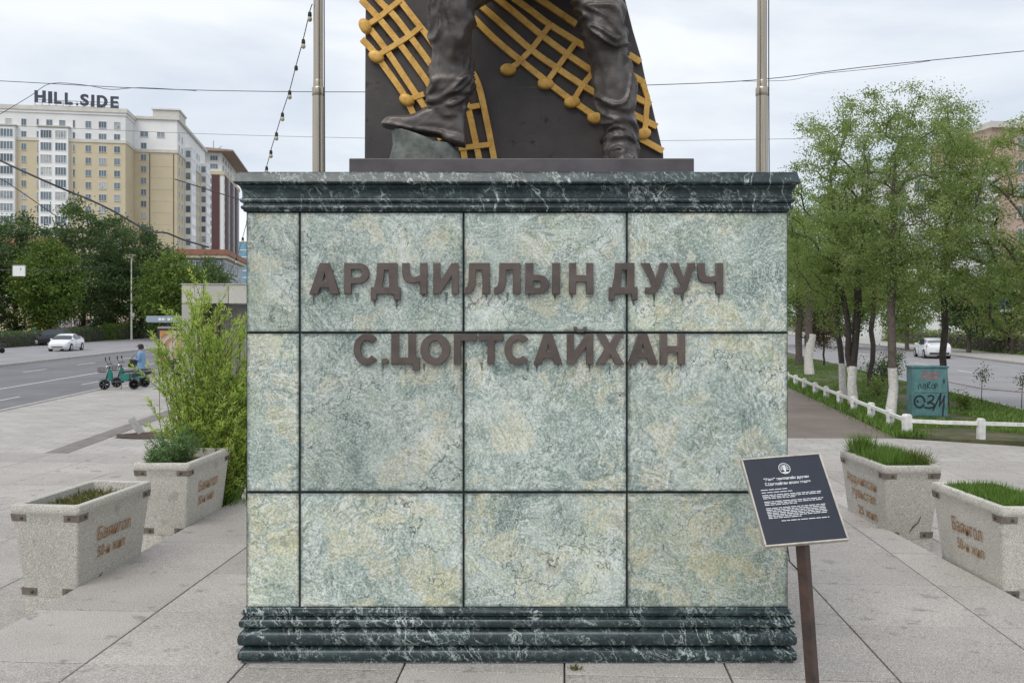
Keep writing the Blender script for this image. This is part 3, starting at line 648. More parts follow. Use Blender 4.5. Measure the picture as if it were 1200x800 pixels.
# ------------------------------------------------------------------ information plaque
pq = T('information_plaque', 'dark blue information plaque with white text on leaning steel post', 'sign', (2.03, 6.02, 0))
PM = Matrix.Translation((1.885, 6.0, 1.391)) @ Matrix.Rotation(.022, 4, 'Z') @ Matrix.Rotation(-.644, 4, 'X') @ Matrix.Rotation(-.083, 4, 'Y')
pw, ph = .561/2, .638/2
M['plaqueface'] = mat('navy_enamel', (.012, .016, .030), .38, .2, 6, .03)
M['plaqueframe'] = mat('aluminium_edge', (.50, .46, .40), .42, .25, 14, .1, 60, metal=.4)
M['print'] = mat('white_print', (.62, .64, .66), .6, .1, 9, 0)
pf = MB().box(-pw+.012, pw-.012, 0, .02, -ph+.012, ph-.012, PM).build('panel', M['plaqueface'], pq, True)
for x0, x1, z0, z1 in ((-pw, pw, ph-.012, ph), (-pw, pw, -ph, -ph+.012), (-pw, -pw+.012, -ph+.0125, ph-.0125), (pw-.012, pw, -ph+.0125, ph-.0125)):
    MB().box(x0, x1, -.006, .03, z0, z1, PM).build('frame_bar', M['plaqueframe'], pq, True, bevel=.0025, seg=1)
fp = lambda u, w, d: PM @ Vector((u, -.0022-d*.0, w))
def ptext(body, x0, x1, z0, z1, off=.01):
    link('lettering', fit_mesh(text_mesh(body, 1, 0, off, m=M['print']), fp, x0, x1, z0, z1), pf, True)
ptext('“Хонх” хамтлагийн дуучин', -.165, .150, .135, .162, .03); ptext('С.Цогтсайхан агсны хөшөө', -.165, .152, .100, .127, .03)
em = MB()
for r0, r1, n_ in ((.036, .041, 32),):
    em.loft([[fp(r*math.cos(t), .222+r*math.sin(t)*1.0, 0) for t in [2*PI*k/n_ for k in range(n_)]] for r in (r0, r1)], cap=False)
for sgn in (-1, 1):       # emblem: a ring with a winged figure
    for k in range(4):
        a = rad(200-28*k) if sgn < 0 else rad(-20+28*k)
        em.add([fp(.006*sgn, .215+.004*k, 0), fp(.031*math.cos(a), .222+.031*math.sin(a), 0), fp(.027*math.cos(a+.24*sgn), .222+.027*math.sin(a+.24*sgn), 0)], [(0, 1, 2)])
em.add([fp(0, .25, 0), fp(.007, .238, 0), fp(.009, .21, 0), fp(0, .193, 0), fp(-.009, .21, 0), fp(-.007, .238, 0)], [(0, 1, 2, 3, 4, 5)])
em.add([fp(-.02, .196, 0), fp(.02, .196, 0), fp(.014, .188, 0), fp(-.014, .188, 0)], [(0, 1, 2, 3)])
em.build('emblem', M['print'], pf, True)
pr = MB(); zl = .072
for blk, n_, full in ((0, 1, .45), (1, 1, .56), (2, 3, 1.), (3, 3, 1.), (4, 7, 1.), (5, 1, .8)):
    for li in range(n_):
        x = -.205+(.08 if blk == 5 else 0); end = x+.405*full*(1 if li < n_-1 or n_ == 1 else .55)
        while x < end-.01:
            L = min(RN.uniform(.015, .05), end-x); pr.add([fp(x, zl, 0), fp(x+L, zl, 0), fp(x+L, zl+.0052, 0), fp(x, zl+.0052, 0)], [(0, 1, 2, 3)]); x += L+.006
        zl -= .0115
    zl -= .0125 if blk > 1 else .008
pr.build('printed_text', M['print'], pf, True)
pb = Vector((2.03, 6.02, 0)); ptp = PM @ Vector((.0, .035, -.22))
MB().tube([pb, ptp], .048, 4).build('post', M['steel'], pq, True, bevel=.004, seg=1)
MB().box(-.1, .1, .028, .045, -.25, -.05, PM).build('bracket', M['steel'], pq, True)
MB().tube([ptp+(pb-ptp)*.22+Vector((-.04, 0, 0)), ptp+(pb-ptp)*.2+Vector((-.09, .02, .03)), ptp+(pb-ptp)*.1+Vector((-.1, .03, .06))], .004, 5).build('wire_end', M['black'], pq, True)
# ------------------------------------------------------------------ concrete planters
M['paint'] = mat('faded_orange_paint', (.34, .165, .055), .85, .35, 40, .1)
PW, PLN, PH = .36, .68, 1.08
def rr(hx_, hy_, r, z, n_=3):
    out = []
    for sx, sy, a0 in ((1, 1, 0), (-1, 1, 90), (-1, -1, 180), (1, -1, 270)):
        for k in range(n_+1):
            a = rad(a0+90*k/n_); out.append(Vector((sx*(hx_-r)+r*math.cos(a), sy*(hy_-r)+r*math.sin(a), z)))
    return out
def planter(nr, rz, label, lines, side, crack=None, soilz=.95, tilt=0):
    # nr: top near corner on the monument side
    d = Matrix.Rotation(rz, 3, 'Z'); off = d @ Vector((-side*PW, PLN, 0)) * 1.0
    c0 = Vector((nr[0], nr[1], -.28))+(d @ Vector((side*PW, PLN, 0)))
    t = T('planter', label, 'planter', c0, rz, 'concrete planters around the monument')
    b = MB(); ft = .17
    bw, bl = PW-.085, PLN-.10
    rings = [rr(bw, bl, .03, 0), rr(bw, bl, .03, ft), rr(bw+.004, bl+.004, .03, ft+.004)]
    for k in range(1, 8):
        q = k/7; rings.append(rr(bw+(PW-.012-bw)*q, bl+(PLN-.012-bl)*q, .032, ft+.004+(PH-.10-ft)*q))
    rings += [rr(PW-.004, PLN-.004, .035, PH-.085), rr(PW, PLN, .035, PH-.06), rr(PW, PLN, .035, PH-.02), rr(PW-.008, PLN-.008, .035, PH-.004), rr(PW-.022, PLN-.022, .035, PH),
              rr(PW-.065, PLN-.065, .03, PH), rr(PW-.08, PLN-.08, .03, PH-.012), rr(PW-.10, PLN-.10, .03, PH-.2)]
    b.loft(rings, cap=True).build('trough', M['planter'], t, smooth=True, angle=35)
    sl = MB(); N = 14
    for i in range(N+1):
        for j in range(N+1):
            x = (PW-.085)*(2*i/N-1); y = (PLN-.085)*(2*j/N-1); sl.v.append((x, y, soilz+.035*noise.noise(Vector((x*6, y*6, c0.x)))))
    sl.f = [(i*(N+1)+j, (i+1)*(N+1)+j, (i+1)*(N+1)+j+1, i*(N+1)+j+1) for i in range(N) for j in range(N)]
    sl.build('soil', M['soil'], t, smooth=True)
    for zc, q in ((PH-.125, .86), (.225, .05)):       # corner straps
        hx_ = bw+(PW-.012-bw)*q+.004; hy_ = bl+(PLN-.012-bl)*q+.004; hh = .036
        tx = (PW-bw)/(PH-.1-ft)*hh; ty = (PLN-bl)/(PH-.1-ft)*hh
        for sx in (-1, 1):
            for sy in (-1, 1):
                br = MB()
                L = .15; th = .007
                def wpt(x, y, z): return Vector((sx*x, sy*y, z))
                for z0, z1 in ((zc-hh, zc+hh),):
                    k0, k1 = -1, 1
                    br.add([wpt(hx_-L, hy_-ty+0, z0), wpt(hx_-L, hy_+ty, z1), wpt(hx_+tx, hy_+ty, z1), wpt(hx_-tx, hy_-ty, z0), wpt(hx_-L, hy_-ty+th, z0), wpt(hx_-L, hy_+ty+th, z1), wpt(hx_+tx+th, hy_+ty+th, z1), wpt(hx_-tx+th, hy_-ty+th, z0)],
                           [(4, 5, 6, 7), (0, 1, 5, 4), (1, 2, 6, 5), (0, 3, 7, 4), (3, 2, 6, 7), (0, 1, 2, 3)])
                    br.add([wpt(hx_-tx, hy_-L, z0), wpt(hx_+tx, hy_-L, z1), wpt(hx_+tx, hy_+ty, z1), wpt(hx_-tx, hy_-ty, z0), wpt(hx_-tx+th, hy_-L, z0), wpt(hx_+tx+th, hy_-L, z1), wpt(hx_+tx+th, hy_+ty+th, z1), wpt(hx_-tx+th, hy_-ty+th, z0)],
                           [(4, 5, 6, 7), (0, 1, 5, 4), (1, 2, 6, 5), (0, 3, 7, 4), (3, 2, 6, 7), (0, 1, 2, 3)])
                o = br.build('corner_strap', M['rust'], t)
                bo = MB()
                bo.lathe([(.017, 0), (.017, .006), (.009, .012), (.001, .013)], 8, Matrix.Translation(wpt(hx_-.10, hy_+th, zc)) @ Matrix.Rotation(-sy*PI/2, 4, 'X'))
                bo.build('bolt', M['bolt'], o)
                bo = MB()
                bo.lathe([(.017, 0), (.017, .006), (.009, .012), (.001, .013)], 8, Matrix.Translation(wpt(hx_+th, hy_-.10, zc)) @ Matrix.Rotation(sx*PI/2, 4, 'Y'))
                bo.build('bolt', M['bolt'], o)
    # lettering on the long face towards the monument
    sl_ = (PW-bw)/(PH-.1-ft)
    def face(u, w, d_):      # u along the face (viewer's left to right), w height
        return Vector((-side*(bw+sl_*(w-ft)+.0045), u*(1 if -side > 0 else -1), w))
    for body, u0, u1, w0, w1 in lines:
        link('lettering', fit_mesh(text_mesh(body, 1, 0, .004, m=M['paint']), face, u0, u1, w0, w1), t)
    if crack:
        q = [face(u, w, 0) if crack[0] == 'side' else Vector((u, -(bl+(PLN-bl)/(PH-.1-ft)*(w-ft)+.002), w)) for u, w in crack[1]]
        MB().tube(q, [.003, .007, .006, .003][:len(q)], 5).build('crack', M['joint'], t)
    return t
lb = [('Баянгол', -.32, .28, .66, .80), ('50-н жил', -.30, .20, .49, .60)]
planter((-4.13, 8.55), rad(-6.5), 'concrete planter with sparse dry weeds in bare soil', lb, -1, ('side', [(-.40, .15), (-.33, .21), (-.25, .27), (-.18, .31)]))
planter((-3.98, 11.05), rad(-3.5), 'concrete planter beside the willow shrub holding feathery green plants', lb, -1)
planter((4.50, 10.85), rad(1.7), 'concrete planter filled with tall grass and three lines of orange lettering', [('Ардчилсан', -.48, .42, .68, .84), ('хувьсгал', -.36, .36, .50, .64), ('25 жил', -.20, .36, .33, .44)], 1, ('front', [(.0, .26), (.04, .33), (.10, .38), (.13, .46)]))
planter((4.64, 8.5), rad(1.5), 'concrete planter filled with short grass and two lines of orange lettering', [('Баянгол', -.27, .30, .65, .80), ('50-н жил', -.20, .30, .48, .59)], 1)
# ------------------------------------------------------------------ vegetation
M['leaf_dark'] = leaf_mat('dark_foliage', [(0, (.045, .078, .034)), (.5, (.10, .155, .066)), (1, (.175, .23, .10))], .4)
M['leaf_mid'] = leaf_mat('elm_foliage', [(0, (.11, .165, .06)), (.4, (.21, .29, .105)), (.75, (.29, .36, .15)), (1, (.44, .41, .25))], .5)
M['leaf_yel'] = leaf_mat('yellowish_foliage', [(0, (.065, .11, .02)), (.5, (.13, .20, .04)), (1, (.20, .27, .065))], .35)
M['leaf_wil'] = leaf_mat('willow_leaves', [(0, (.14, .23, .04)), (.5, (.31, .45, .085)), (1, (.55, .61, .20))], .4)
M['leaf_fea'] = leaf_mat('feathery_leaves', [(0, (.06, .13, .05)), (.5, (.13, .23, .09)), (1, (.22, .32, .14))], .3)
M['leaf_fra'] = leaf_mat('purple_leaf', [(0, (.045, .045, .02)), (.5, (.10, .075, .04)), (1, (.16, .12, .07))], .3)
M['grass'] = leaf_mat('grass_blades', [(0, (.055, .115, .02)), (.5, (.12, .22, .04)), (1, (.22, .31, .08))], .3)
M['drygrass'] = leaf_mat('dry_weeds', [(0, (.05, .08, .02)), (.5, (.14, .15, .05)), (1, (.26, .22, .11))], .3)
M['bark'] = mat('elm_bark', (.105, .085, .07), .9, .4, 9, .8, 25)
M['bark_dark'] = mat('dark_bark', (.058, .048, .041), .9, .4, 9, .8, 25)
M['limewash'] = mat('limewashed_bark', (.62, .59, .55), .9, .25, 14, .8, 30)
M['twig'] = mat('green_stem', (.10, .08, .04), .8, .3, 10, .2)
def leaves_mesh(name, cen, dirs, L, Wd, tint, m, sides=None):
    n = len(cen); rs = np.random.RandomState(n % 9973)
    if sides is None:
        r = rs.normal(size=(n, 3)); sides = np.cross(dirs, r)
    sides = sides/(np.linalg.norm(sides, axis=1, keepdims=True)+1e-9)
    L = np.broadcast_to(L, n)[:, None]; Wd = np.broadcast_to(Wd, n)[:, None]
    v = np.stack([cen, cen+dirs*L*.5+sides*Wd*.5, cen+dirs*L, cen+dirs*L*.5-sides*Wd*.5], 1).reshape(-1, 3)
    me = bpy.data.meshes.new(name); me.vertices.add(4*n); me.vertices.foreach_set('co', v.ravel())
    me.loops.add(4*n); me.loops.foreach_set('vertex_index', np.arange(4*n, dtype=np.int32))
    me.polygons.add(n); me.polygons.foreach_set('loop_start', np.arange(0, 4*n, 4, dtype=np.int32)); me.polygons.foreach_set('loop_total', np.full(n, 4, dtype=np.int32))
    at = me.attributes.new('tint', 'FLOAT', 'POINT'); at.data.foreach_set('value', np.repeat(np.clip(tint, 0, 1), 4).astype(np.float32))
    me.update(); me.validate(); me.materials.append(m); return me
def unit(a): return a/(np.linalg.norm(a, axis=1, keepdims=True)+1e-9)
def tree(label, base, height, crown_z0, crown_r, m, seed, nleaf=7000, leaf=.10, natt=150, trunk_r=.15, bark=None, white=0, lean=(0, 0), group=None, name='tree', clump=.32, ecc=(1, 1), fork=0, droop=0., shift=(0, 0), tintb=0.):
    rs = np.random.RandomState(seed); base = Vector(base)
    t = T(name, label, 'tree', base, 0, group); bark = bark or M['bark']
    # skeleton: nodes joined to attraction points inside an uneven envelope
    nodes = []; par = []
    tops = height*.72; n0 = 9
    def addn(p, pr): nodes.append(np.array(p, float)); par.append(pr); return len(nodes)-1
    stems = [(lean[0], lean[1])] if not fork else [(lean[0]-fork, lean[1]+.1), (lean[0]+fork, lean[1]-.1)]
    root = addn((0, 0, 0), -1)
    for lx, ly in stems:
        prv = root
        for i in range(1, n0+1):
            q = i/n0; wob = .05*height/10
            prv = addn((lx*q**1.2+rs.normal()*wob*(q > .1), ly*q**1.2+rs.normal()*wob*(q > .1), tops*q), prv)
    cz = (crown_z0+height)/2; rz_ = (height-crown_z0)/2
    att = []
    lob = rs.normal(size=(7, 3)); lob = unit(lob); la = rs.uniform(-.28, .22, 7)
    while len(att) < natt:
        d = unit(rs.normal(size=(1, 3)))[0]; r = rs.uniform(.15, 1)**.45
        f = 1+sum(a*max(0, d @ l)**2 for a, l in zip(la, lob))
        p = np.array([d[0]*crown_r*ecc[0], d[1]*crown_r*ecc[1], d[2]*rz_])*r*f
        q = (p[2]/rz_+1)/2; nar = 1-.25*q**2-.35*(1-q)**2
        p[0] = p[0]*nar+lean[0]*.9+shift[0]; p[1] = p[1]*nar+lean[1]*.9+shift[1]; p[2] += cz
        if p[2] > crown_z0*.85: att.append(p)
    att.sort(key=lambda p: math.hypot(p[0]-lean[0], p[1]-lean[1])+.3*abs(p[2]-cz))
    ends = []
    for p in att:
        A_ = np.array(nodes); d = A_-p; cost = np.linalg.norm(d, axis=1)+np.maximum(0, d[:, 2]+.15*np.linalg.norm(d[:, :2], axis=1))*1.6+(A_[:, 2] < crown_z0*.75)*50
        k = int(np.argmin(cost)); a = A_[k]; L = np.linalg.norm(p-a); prv = k
        sg = max(2, min(5, int(L/.5)))
        for i in range(1, sg+1):
            q = i/sg; b = a+(p-a)*q; b[2] += math.sin(q*PI)*L*.10*(1-droop*2); b += rs.normal(size=3)*L*.03*(i < sg)
            prv = addn(b, prv)
        ends.append(prv)
    n = len(nodes); w = np.zeros(n)
    for e_ in ends: w[e_] += 1
    for i in range(n-1, 0, -1): w[par[i]] += w[i]
    rr_ = trunk_r*np.sqrt(np.maximum(w, .6)/w[0])**1.0; rr_ = np.maximum(rr_, trunk_r*.028)
    rr_[0] = trunk_r*1.25
    kids = {}
    for i in range(1, n): kids.setdefault(par[i], []).append(i)
    tb = MB(); wb = MB(); done = set()
    for i in range(1, n):
        if i in done: continue
        # follow the chain of thickest children
        ch = [par[i], i]; done.add(i); k = i
        while k in kids:
            nx = max((j for j in kids[k] if j not in done), key=lambda j: w[j], default=None)
            if nx is None or w[nx] < .55*w[k]: break
            ch.append(nx); done.add(nx); k = nx
        pts = [Vector(nodes[j]) for j in ch]; rs_ = [float(min(rr_[j], rr_[ch[1]]*1.05)) for j in ch]
        if par[i] == root: rs_[0] = trunk_r*1.3/(1.25 if fork else 1)
        tb.tube(pts, rs_, 9 if par[i] == root else (6 if rs_[0] > .05 else 4), cap=False)
        if white and par[i] == root:
            q = [Vector(nodes[0])*1.0]; hh = 0
            A0, A1 = pts[0], pts[1]; A2 = pts[2]
            segs = [A0]
            r_ = [trunk_r*1.38/(1.25 if fork else 1)]; zz = 0
            for kk in range(1, 6):
                zt_ = white*kk/5; seg = 0 if zt_ < A1.z else 1
                a_, b_ = pts[seg], pts[seg+1]; f = (zt_-a_.z)/(b_.z-a_.z); segs.append(a_.lerp(b_, f)); r_.append((rs_[seg]+(rs_[seg+1]-rs_[seg])*f)*1.06+.008)
            wb.tube(segs, r_, 10, cap=False)
    link('trunk', tb.mesh('trunk', bark, smooth=True, angle=80), t)
    if white: tag(link('limewash', wb.mesh('limewash', M['limewash'], smooth=True, angle=80), t), 'white limewash band around the lower trunk')
    E_ = np.array([nodes[e_] for e_ in ends]); P0 = np.array([nodes[par[e_]] for e_ in ends])
    per = nleaf//len(ends); dens = rs.uniform(.35, 1.6, len(ends))
    idx = np.repeat(np.arange(len(ends)), np.maximum(1, (per*dens).astype(int)))
    m_ = len(idx); q = rs.uniform(0, 1.15, m_)[:, None]
    cen = P0[idx]+(E_[idx]-P0[idx])*q+rs.normal(size=(m_, 3))*clump*np.array([1, 1, .62])*rs.uniform(.3, 1.1, m_)[:, None]
    dirs = unit(rs.normal(size=(m_, 3))+np.array([0, 0, -.25]))
    ct = rs.uniform(.15, .8, len(ends))
    link('crown', leaves_mesh('crown', cen, dirs, leaf*rs.uniform(.6, 1.4, m_), leaf*.55*rs.uniform(.7, 1.3, m_), ct[idx]*.8+rs.uniform(-.1, .32, m_)+tintb, m), t)
    return t
GR = 'elms with limewashed trunks on the lawn'
tree('tall limewashed elm standing beside the teal utility box', G(1043, 489), 10.3, 1.9, 2.9, M['leaf_mid'], 11, 40000, .070, 360, .115, white=1.45, lean=(.2, .1), name='elm_tree', clump=.22, ecc=(1.1, 1))
tree('twin-stemmed limewashed elm with dark bark behind the white fence', G(1000, 477), 10.4, 2.2, 2.6, M['leaf_mid'], 23, 33000, .072, 300, .15, bark=M['bark_dark'], white=1.3, lean=(-.1, .3), fork=.5, name='elm_tree', clump=.22)
tree('dark-barked limewashed elm leaning towards the twin-stemmed elm', G(988.5, 467), 7.6, 2.6, 2.4, M['leaf_mid'], 31, 24000, .076, 240, .10, bark=M['bark_dark'], white=1.25, lean=(-.25, .5), name='elm_tree', clump=.3)
tree('stout elm with the tallest white limewash band, alone on the lawn', G(948.5, 438.5), 9.5, 3.4, 3.4, M['leaf_mid'], 47, 19000, .115, 230, .185, white=2.05, lean=(.1, 0), name='elm_tree', clump=.36)
tree('slender elm with bare dark trunk rising behind the utility box', G(1107.5, 478), 10.6, 3.4, 2.3, M['leaf_mid'], 53, 23000, .072, 220, .105, bark=M['bark_dark'], lean=(.15, .2), name='elm_tree', clump=.3, tintb=.05)
tree('thin unpainted young elm among the limewashed elms', G(1020.5, 456), 7.4, 2.8, 2.1, M['leaf_mid'], 59, 9500, .095, 130, .10, bark=M['bark_dark'], lean=(.2, 0), name='elm_tree', clump=.32)
tree('broad leafy elm hanging over the road from beyond the low fence', Vector((16.6, 26.8, -.28)), 9.3, 1.7, 3.5, M['leaf_mid'], 61, 50000, .078, 360, .17, lean=(-.6, 0), shift=(-.9, 0), name='elm_tree', clump=.25, tintb=.12)
tree('small dark purple-leaved tree on the lawn near the road', G(965.5, 428), 3.9, .9, 1.7, M['leaf_fra'], 67, 5000, .12, 80, .06, bark=M['bark_dark'], name='ornamental_tree', clump=.3)
tree('elm at the far end of the lawn beside the path', Vector((17.3, 54, -.28)), 8.5, 2.6, 3.6, M['leaf_mid'], 71, 9000, .17, 130, .2, name='elm_tree', clump=.42)
for i, (px, Z, hgt, r, lab) in enumerate(((1000, 86, 9.5, 4.6, 'roadside tree behind the pale pavement, opposite the lawn elms'), (1063, 80, 8, 4.0, 'roadside tree right behind the white hatchback on the far kerb'), (1135, 74, 7, 3.6, 'roadside tree in front of the glazed white balconies'), (1180, 72, 6.5, 3.6, 'roadside tree below the blue shop sign'), (1225, 70, 9.5, 4.2, 'roadside tree beside the pink facade past the blue sign'), (945, 92, 9, 4.5, 'roadside tree farthest along the pavement opposite the lawn'))):
    tree(lab, Vector((xp(px, Z), Z, -.28)), hgt, 1.2, r, M['leaf_mid'] if i % 2 else M['leaf_dark'], 80+i, 9500, .25, 120, .16, group='trees across the side road', name='roadside_tree', clump=.6)
# trees across the main road
LT = [(18, 112, 262, 398, 5.2, 'leaf_dark', 'dark green tree behind the parked black car'), (97, 118, 246, 397, 5.8, 'leaf_dark', 'tallest dark tree of the row before the cream tower'), (58, 106, 292, 400, 4.6, 'leaf_yel', 'yellow-green tree between two darker trees behind the white car'),
      (165, 122, 277, 396, 4.9, 'leaf_dark', 'dark round-crowned tree beside the slim street lamp'), (130, 126, 262, 396, 4.6, 'leaf_dark', 'dark tree between the tallest tree and the lamp post'), (205, 112, 304, 396, 4.0, 'leaf_yel', 'lighter green tree behind the bus stop canopy'), (240, 128, 312, 396, 4.2, 'leaf_dark', 'small dark tree in front of the low glazed building'), (-35, 104, 270, 400, 5.2, 'leaf_dark', 'dark tree over the clipped round hedge bush')]
for i, (px, Z, ty, by, r, lm, lab) in enumerate(LT):
    h_ = (by-ty)*Z/F
    tree(lab, Vector((xp(px, Z), Z, -.25)), h_+1.2, h_*.07, r*1.15, M[lm], 200+i, 17000, .36, 190, .3, bark=M['bark_dark'], group=None, name='street_tree', clump=.85)
# hedges
def hedge(label, a, b, w, h_, m, seed, n, leaf, rnd=False):
    rs = np.random.RandomState(seed); a, b = Vector(a), Vector(b); L = (b-a).length; c0 = (a+b)/2; ang = math.atan2(b.y-a.y, b.x-a.x)
    t = T('hedge', label, 'hedge', c0, ang)
    q = rs.uniform(-1, 1, (n, 3)); ax = rs.randint(0, 3, n); s_ = np.sign(rs.uniform(-1, 1, n))
    q[np.arange(n), ax] = s_*rs.uniform(.82, 1.02, n)
    if rnd: q = unit(rs.normal(size=(n, 3)))*rs.uniform(.75, 1.03, (n, 1))
    wob = 1+.10*np.sin(q[:, 0]*L*1.3+seed)+.06*np.sin(q[:, 0]*L*3.1)
    p = np.stack([q[:, 0]*L/2, q[:, 1]*w/2*wob, h_/2*(1+q[:, 2]*wob)], 1); p[:, 2] = np.maximum(p[:, 2], .02)
    link('foliage', leaves_mesh('foliage', p, unit(rs.normal(size=(n, 3))), leaf*rs.uniform(.6, 1.3, n), leaf*.6, rs.uniform(0, .75, n), m), t)
    cb = MB().loft([rr(L/2*k, w/2*k, min(w, L)*.2*k, z) for k, z in ((.80, .0), (.84, h_*.3), (.80, h_*.7), (.55, h_*.86))]); cb.build('branches', M['bark_dark'], t)
    return t
hy = lambda u, Y: Vector((LX(u, Y), Y, -.28))
hedge('round clipped bush at the end of the hedge', hy(-41.5, 78), hy(-41.5, 81), 3, 2.3, M['leaf_dark'], 1, 2600, .2, True)
hedge('long low clipped hedge in front of the parked black car', hy(-41.2, 83), hy(-41.2, 96), 1.6, 1.45, M['leaf_dark'], 2, 5200, .18)
hedge('clipped hedge behind the white car at the road edge', hy(-41.2, 100), hy(-41.2, 112), 1.7, 1.7, M['leaf_dark'], 3, 4200, .2)
hedge('bright green clipped hedge beside the lamp post', hy(-41.0, 113.5), hy(-41.0, 138), 1.9, 2.0, M['leaf_yel'], 4, 6000, .22)
hedge('tall clipped hedge far down the service road', hy(-41.0, 140), hy(-41.0, 190), 2.2, 2.4, M['leaf_dark'], 5, 7000, .26)
ry = lambda u, Y: Vector((RX(u, Y), Y, -.28))
hedge('low hedge along the pavement behind the white hatchback', ry(29.5, 60), ry(29.5, 110), 1.6, 1.5, M['leaf_mid'], 6, 8000, .2)
hedge('low hedge along the pavement below the blue shop sign', ry(29.5, 36), ry(29.5, 56), 1.6, 1.4, M['leaf_mid'], 7, 4000, .18)
# bushes and saplings on the lawn
def bush(label, c0, r, h_, n, leaf, m, seed, name='bush', group=None):
    rs = np.random.RandomState(seed); t = T(name, label, 'bush', c0, 0, group)
    ns = 9; sb = MB(); cs = []
    for k in range(ns):
        a = rs.uniform(0, 2*PI); q = rs.uniform(.3, 1); tip = Vector((math.cos(a)*r*q, math.sin(a)*r*q, h_*rs.uniform(.5, .95)))
        sb.tube([(0, 0, 0), tip*.5+Vector((0, 0, h_*.12)), tip], [.012, .008, .004], 4); cs.append(tip)
    sb.build('stems', M['twig'], t)
    cs = np.array([c[:] for c in cs]); idx = rs.randint(0, ns, n)
    p = cs[idx]*rs.uniform(.45, 1.05, (n, 1))+rs.normal(size=(n, 3))*r*.24; p[:, 2] = np.clip(p[:, 2], .02, None)
    link('foliage', leaves_mesh('foliage', p, unit(rs.normal(size=(n, 3))), leaf*rs.uniform(.6, 1.3, n), leaf*.6, rs.uniform(0, 1, n), m), t); return t
bush('rounded green bush on the lawn beyond the utility box', G(1133, 482), .34, .62, 900, .06, M['leaf_yel'], 3)
bush('dark green bush behind the limewashed elm trunk', G(1033, 452), .75, 1.5, 1800, .09, M['leaf_dark'], 4)
bush('low leafy bush between the elm trunks near the fence', G(1029, 466), .4, .75, 900, .07, M['leaf_mid'], 5)
for i, (px, py, hh, lab) in enumerate(((1150, 475, 1.15, 'young sapling tied with pink tape by the road edge'), (1197, 480, 1.0, 'last sapling along the pink tape'), (1052, 447, 1.2, 'young sapling at the road edge left of the utility box'))):
    c0 = G(px, py); t = T('sapling', lab, 'sapling', c0)
    MB().tube([(0, 0, 0), (.02, 0, hh*.6), (.06, .02, hh)], [.014, .011, .006], 5).build('stem', M['bark_dark'], t)
    rs = np.random.RandomState(i); n = 170
    p = np.array([.05, 0, hh*.9])+rs.normal(size=(n, 3))*np.array([.12, .12, .14])
    link('crown', leaves_mesh('crown', p, unit(rs.normal(size=(n, 3))), .07, .04, rs.uniform(0, .6, n), M['leaf_dark']), t)
M['tape'] = mat('pink_tape', (.58, .40, .42), .6, .2, 4, 0)
tp = [G(1062, 452)+Vector((0, 0, .55)), G(1110, 463)+Vector((0, 0, .5)), G(1150, 475)+Vector((0, 0, .55)), G(1197, 480)+Vector((0, 0, .55)), G(1260, 487)+Vector((0, 0, .5))]
tag(MB().loft([[q+Vector((0, 0, -.017)), q+Vector((0, .004, -.017)), q+Vector((0, .004, .017)), q+Vector((0, 0, .017))] for q in tp]).build('barrier_tape', M['tape']), 'pink barrier tape strung between saplings along the road', 'tape')
# lawn grass and weeds (beyond counting)
def blades(name, n, fn, h0, h1, w, m, seed, label, parent=None, spread=.35, kind='stuff', cat='grass'):
    rs = np.random.RandomState(seed); p = fn(rs, n); n = len(p)
    d = unit(np.stack([rs.normal(size=n)*spread, rs.normal(size=n)*spread, np.ones(n)], 1)); L = rs.uniform(h0, h1, n)
    o = link(name, leaves_mesh(name, p, d, L, w*rs.uniform(.7, 1.3, n), rs.uniform(0, 1, n), m), parent)
    tag(o, label, cat if not parent else None, None, kind); return o
def lawn_pts(rs, n):
    Y = 21.6+(rs.uniform(0, 1, n)**1.6)*40; lo = 9.75+.141*(Y-21.8)+.05; hi = 11.5+.152*Y; X = lo+(hi-lo)*rs.uniform(0, 1, n)
    k = np.array([noise.noise(Vector((x*.6, y*.35, 3.))) for x, y in zip(X, Y)])
    keep = (k > -.12) | (X < lo+1.2) & (Y > 27); keep &= ~((Y < 23.2) & (k < .15))
    return np.stack([X, Y, np.full(n, -.28)], 1)[keep]
blades('lawn_grass', 42000, lawn_pts, .06, .17, .022, M['grass'], 5, 'green grass growing over the fenced lawn')
def verge(rs, n):
    Y = 21.4+rs.uniform(0, 1, n)**1.4*20; X = 9.62+.141*(Y-21.8)+rs.normal(size=n)*.22
    return np.stack([X, Y, np.full(n, -.285)], 1)
blades('verge_weeds', 7000, verge, .08, .26, .02, M['grass'], 6, 'rank weeds along the foot of the white fence')
def strip_pts(rs, n):
    Y = rs.uniform(30, 110, n); X = 29.2+.152*Y+rs.uniform(-.7, 3, n); return np.stack([X, Y, np.full(n, -.28)], 1)
blades('roadside_grass', 9000, strip_pts, .15, .4, .09, M['grass'], 7, 'strip of grass under the trees across the side road')
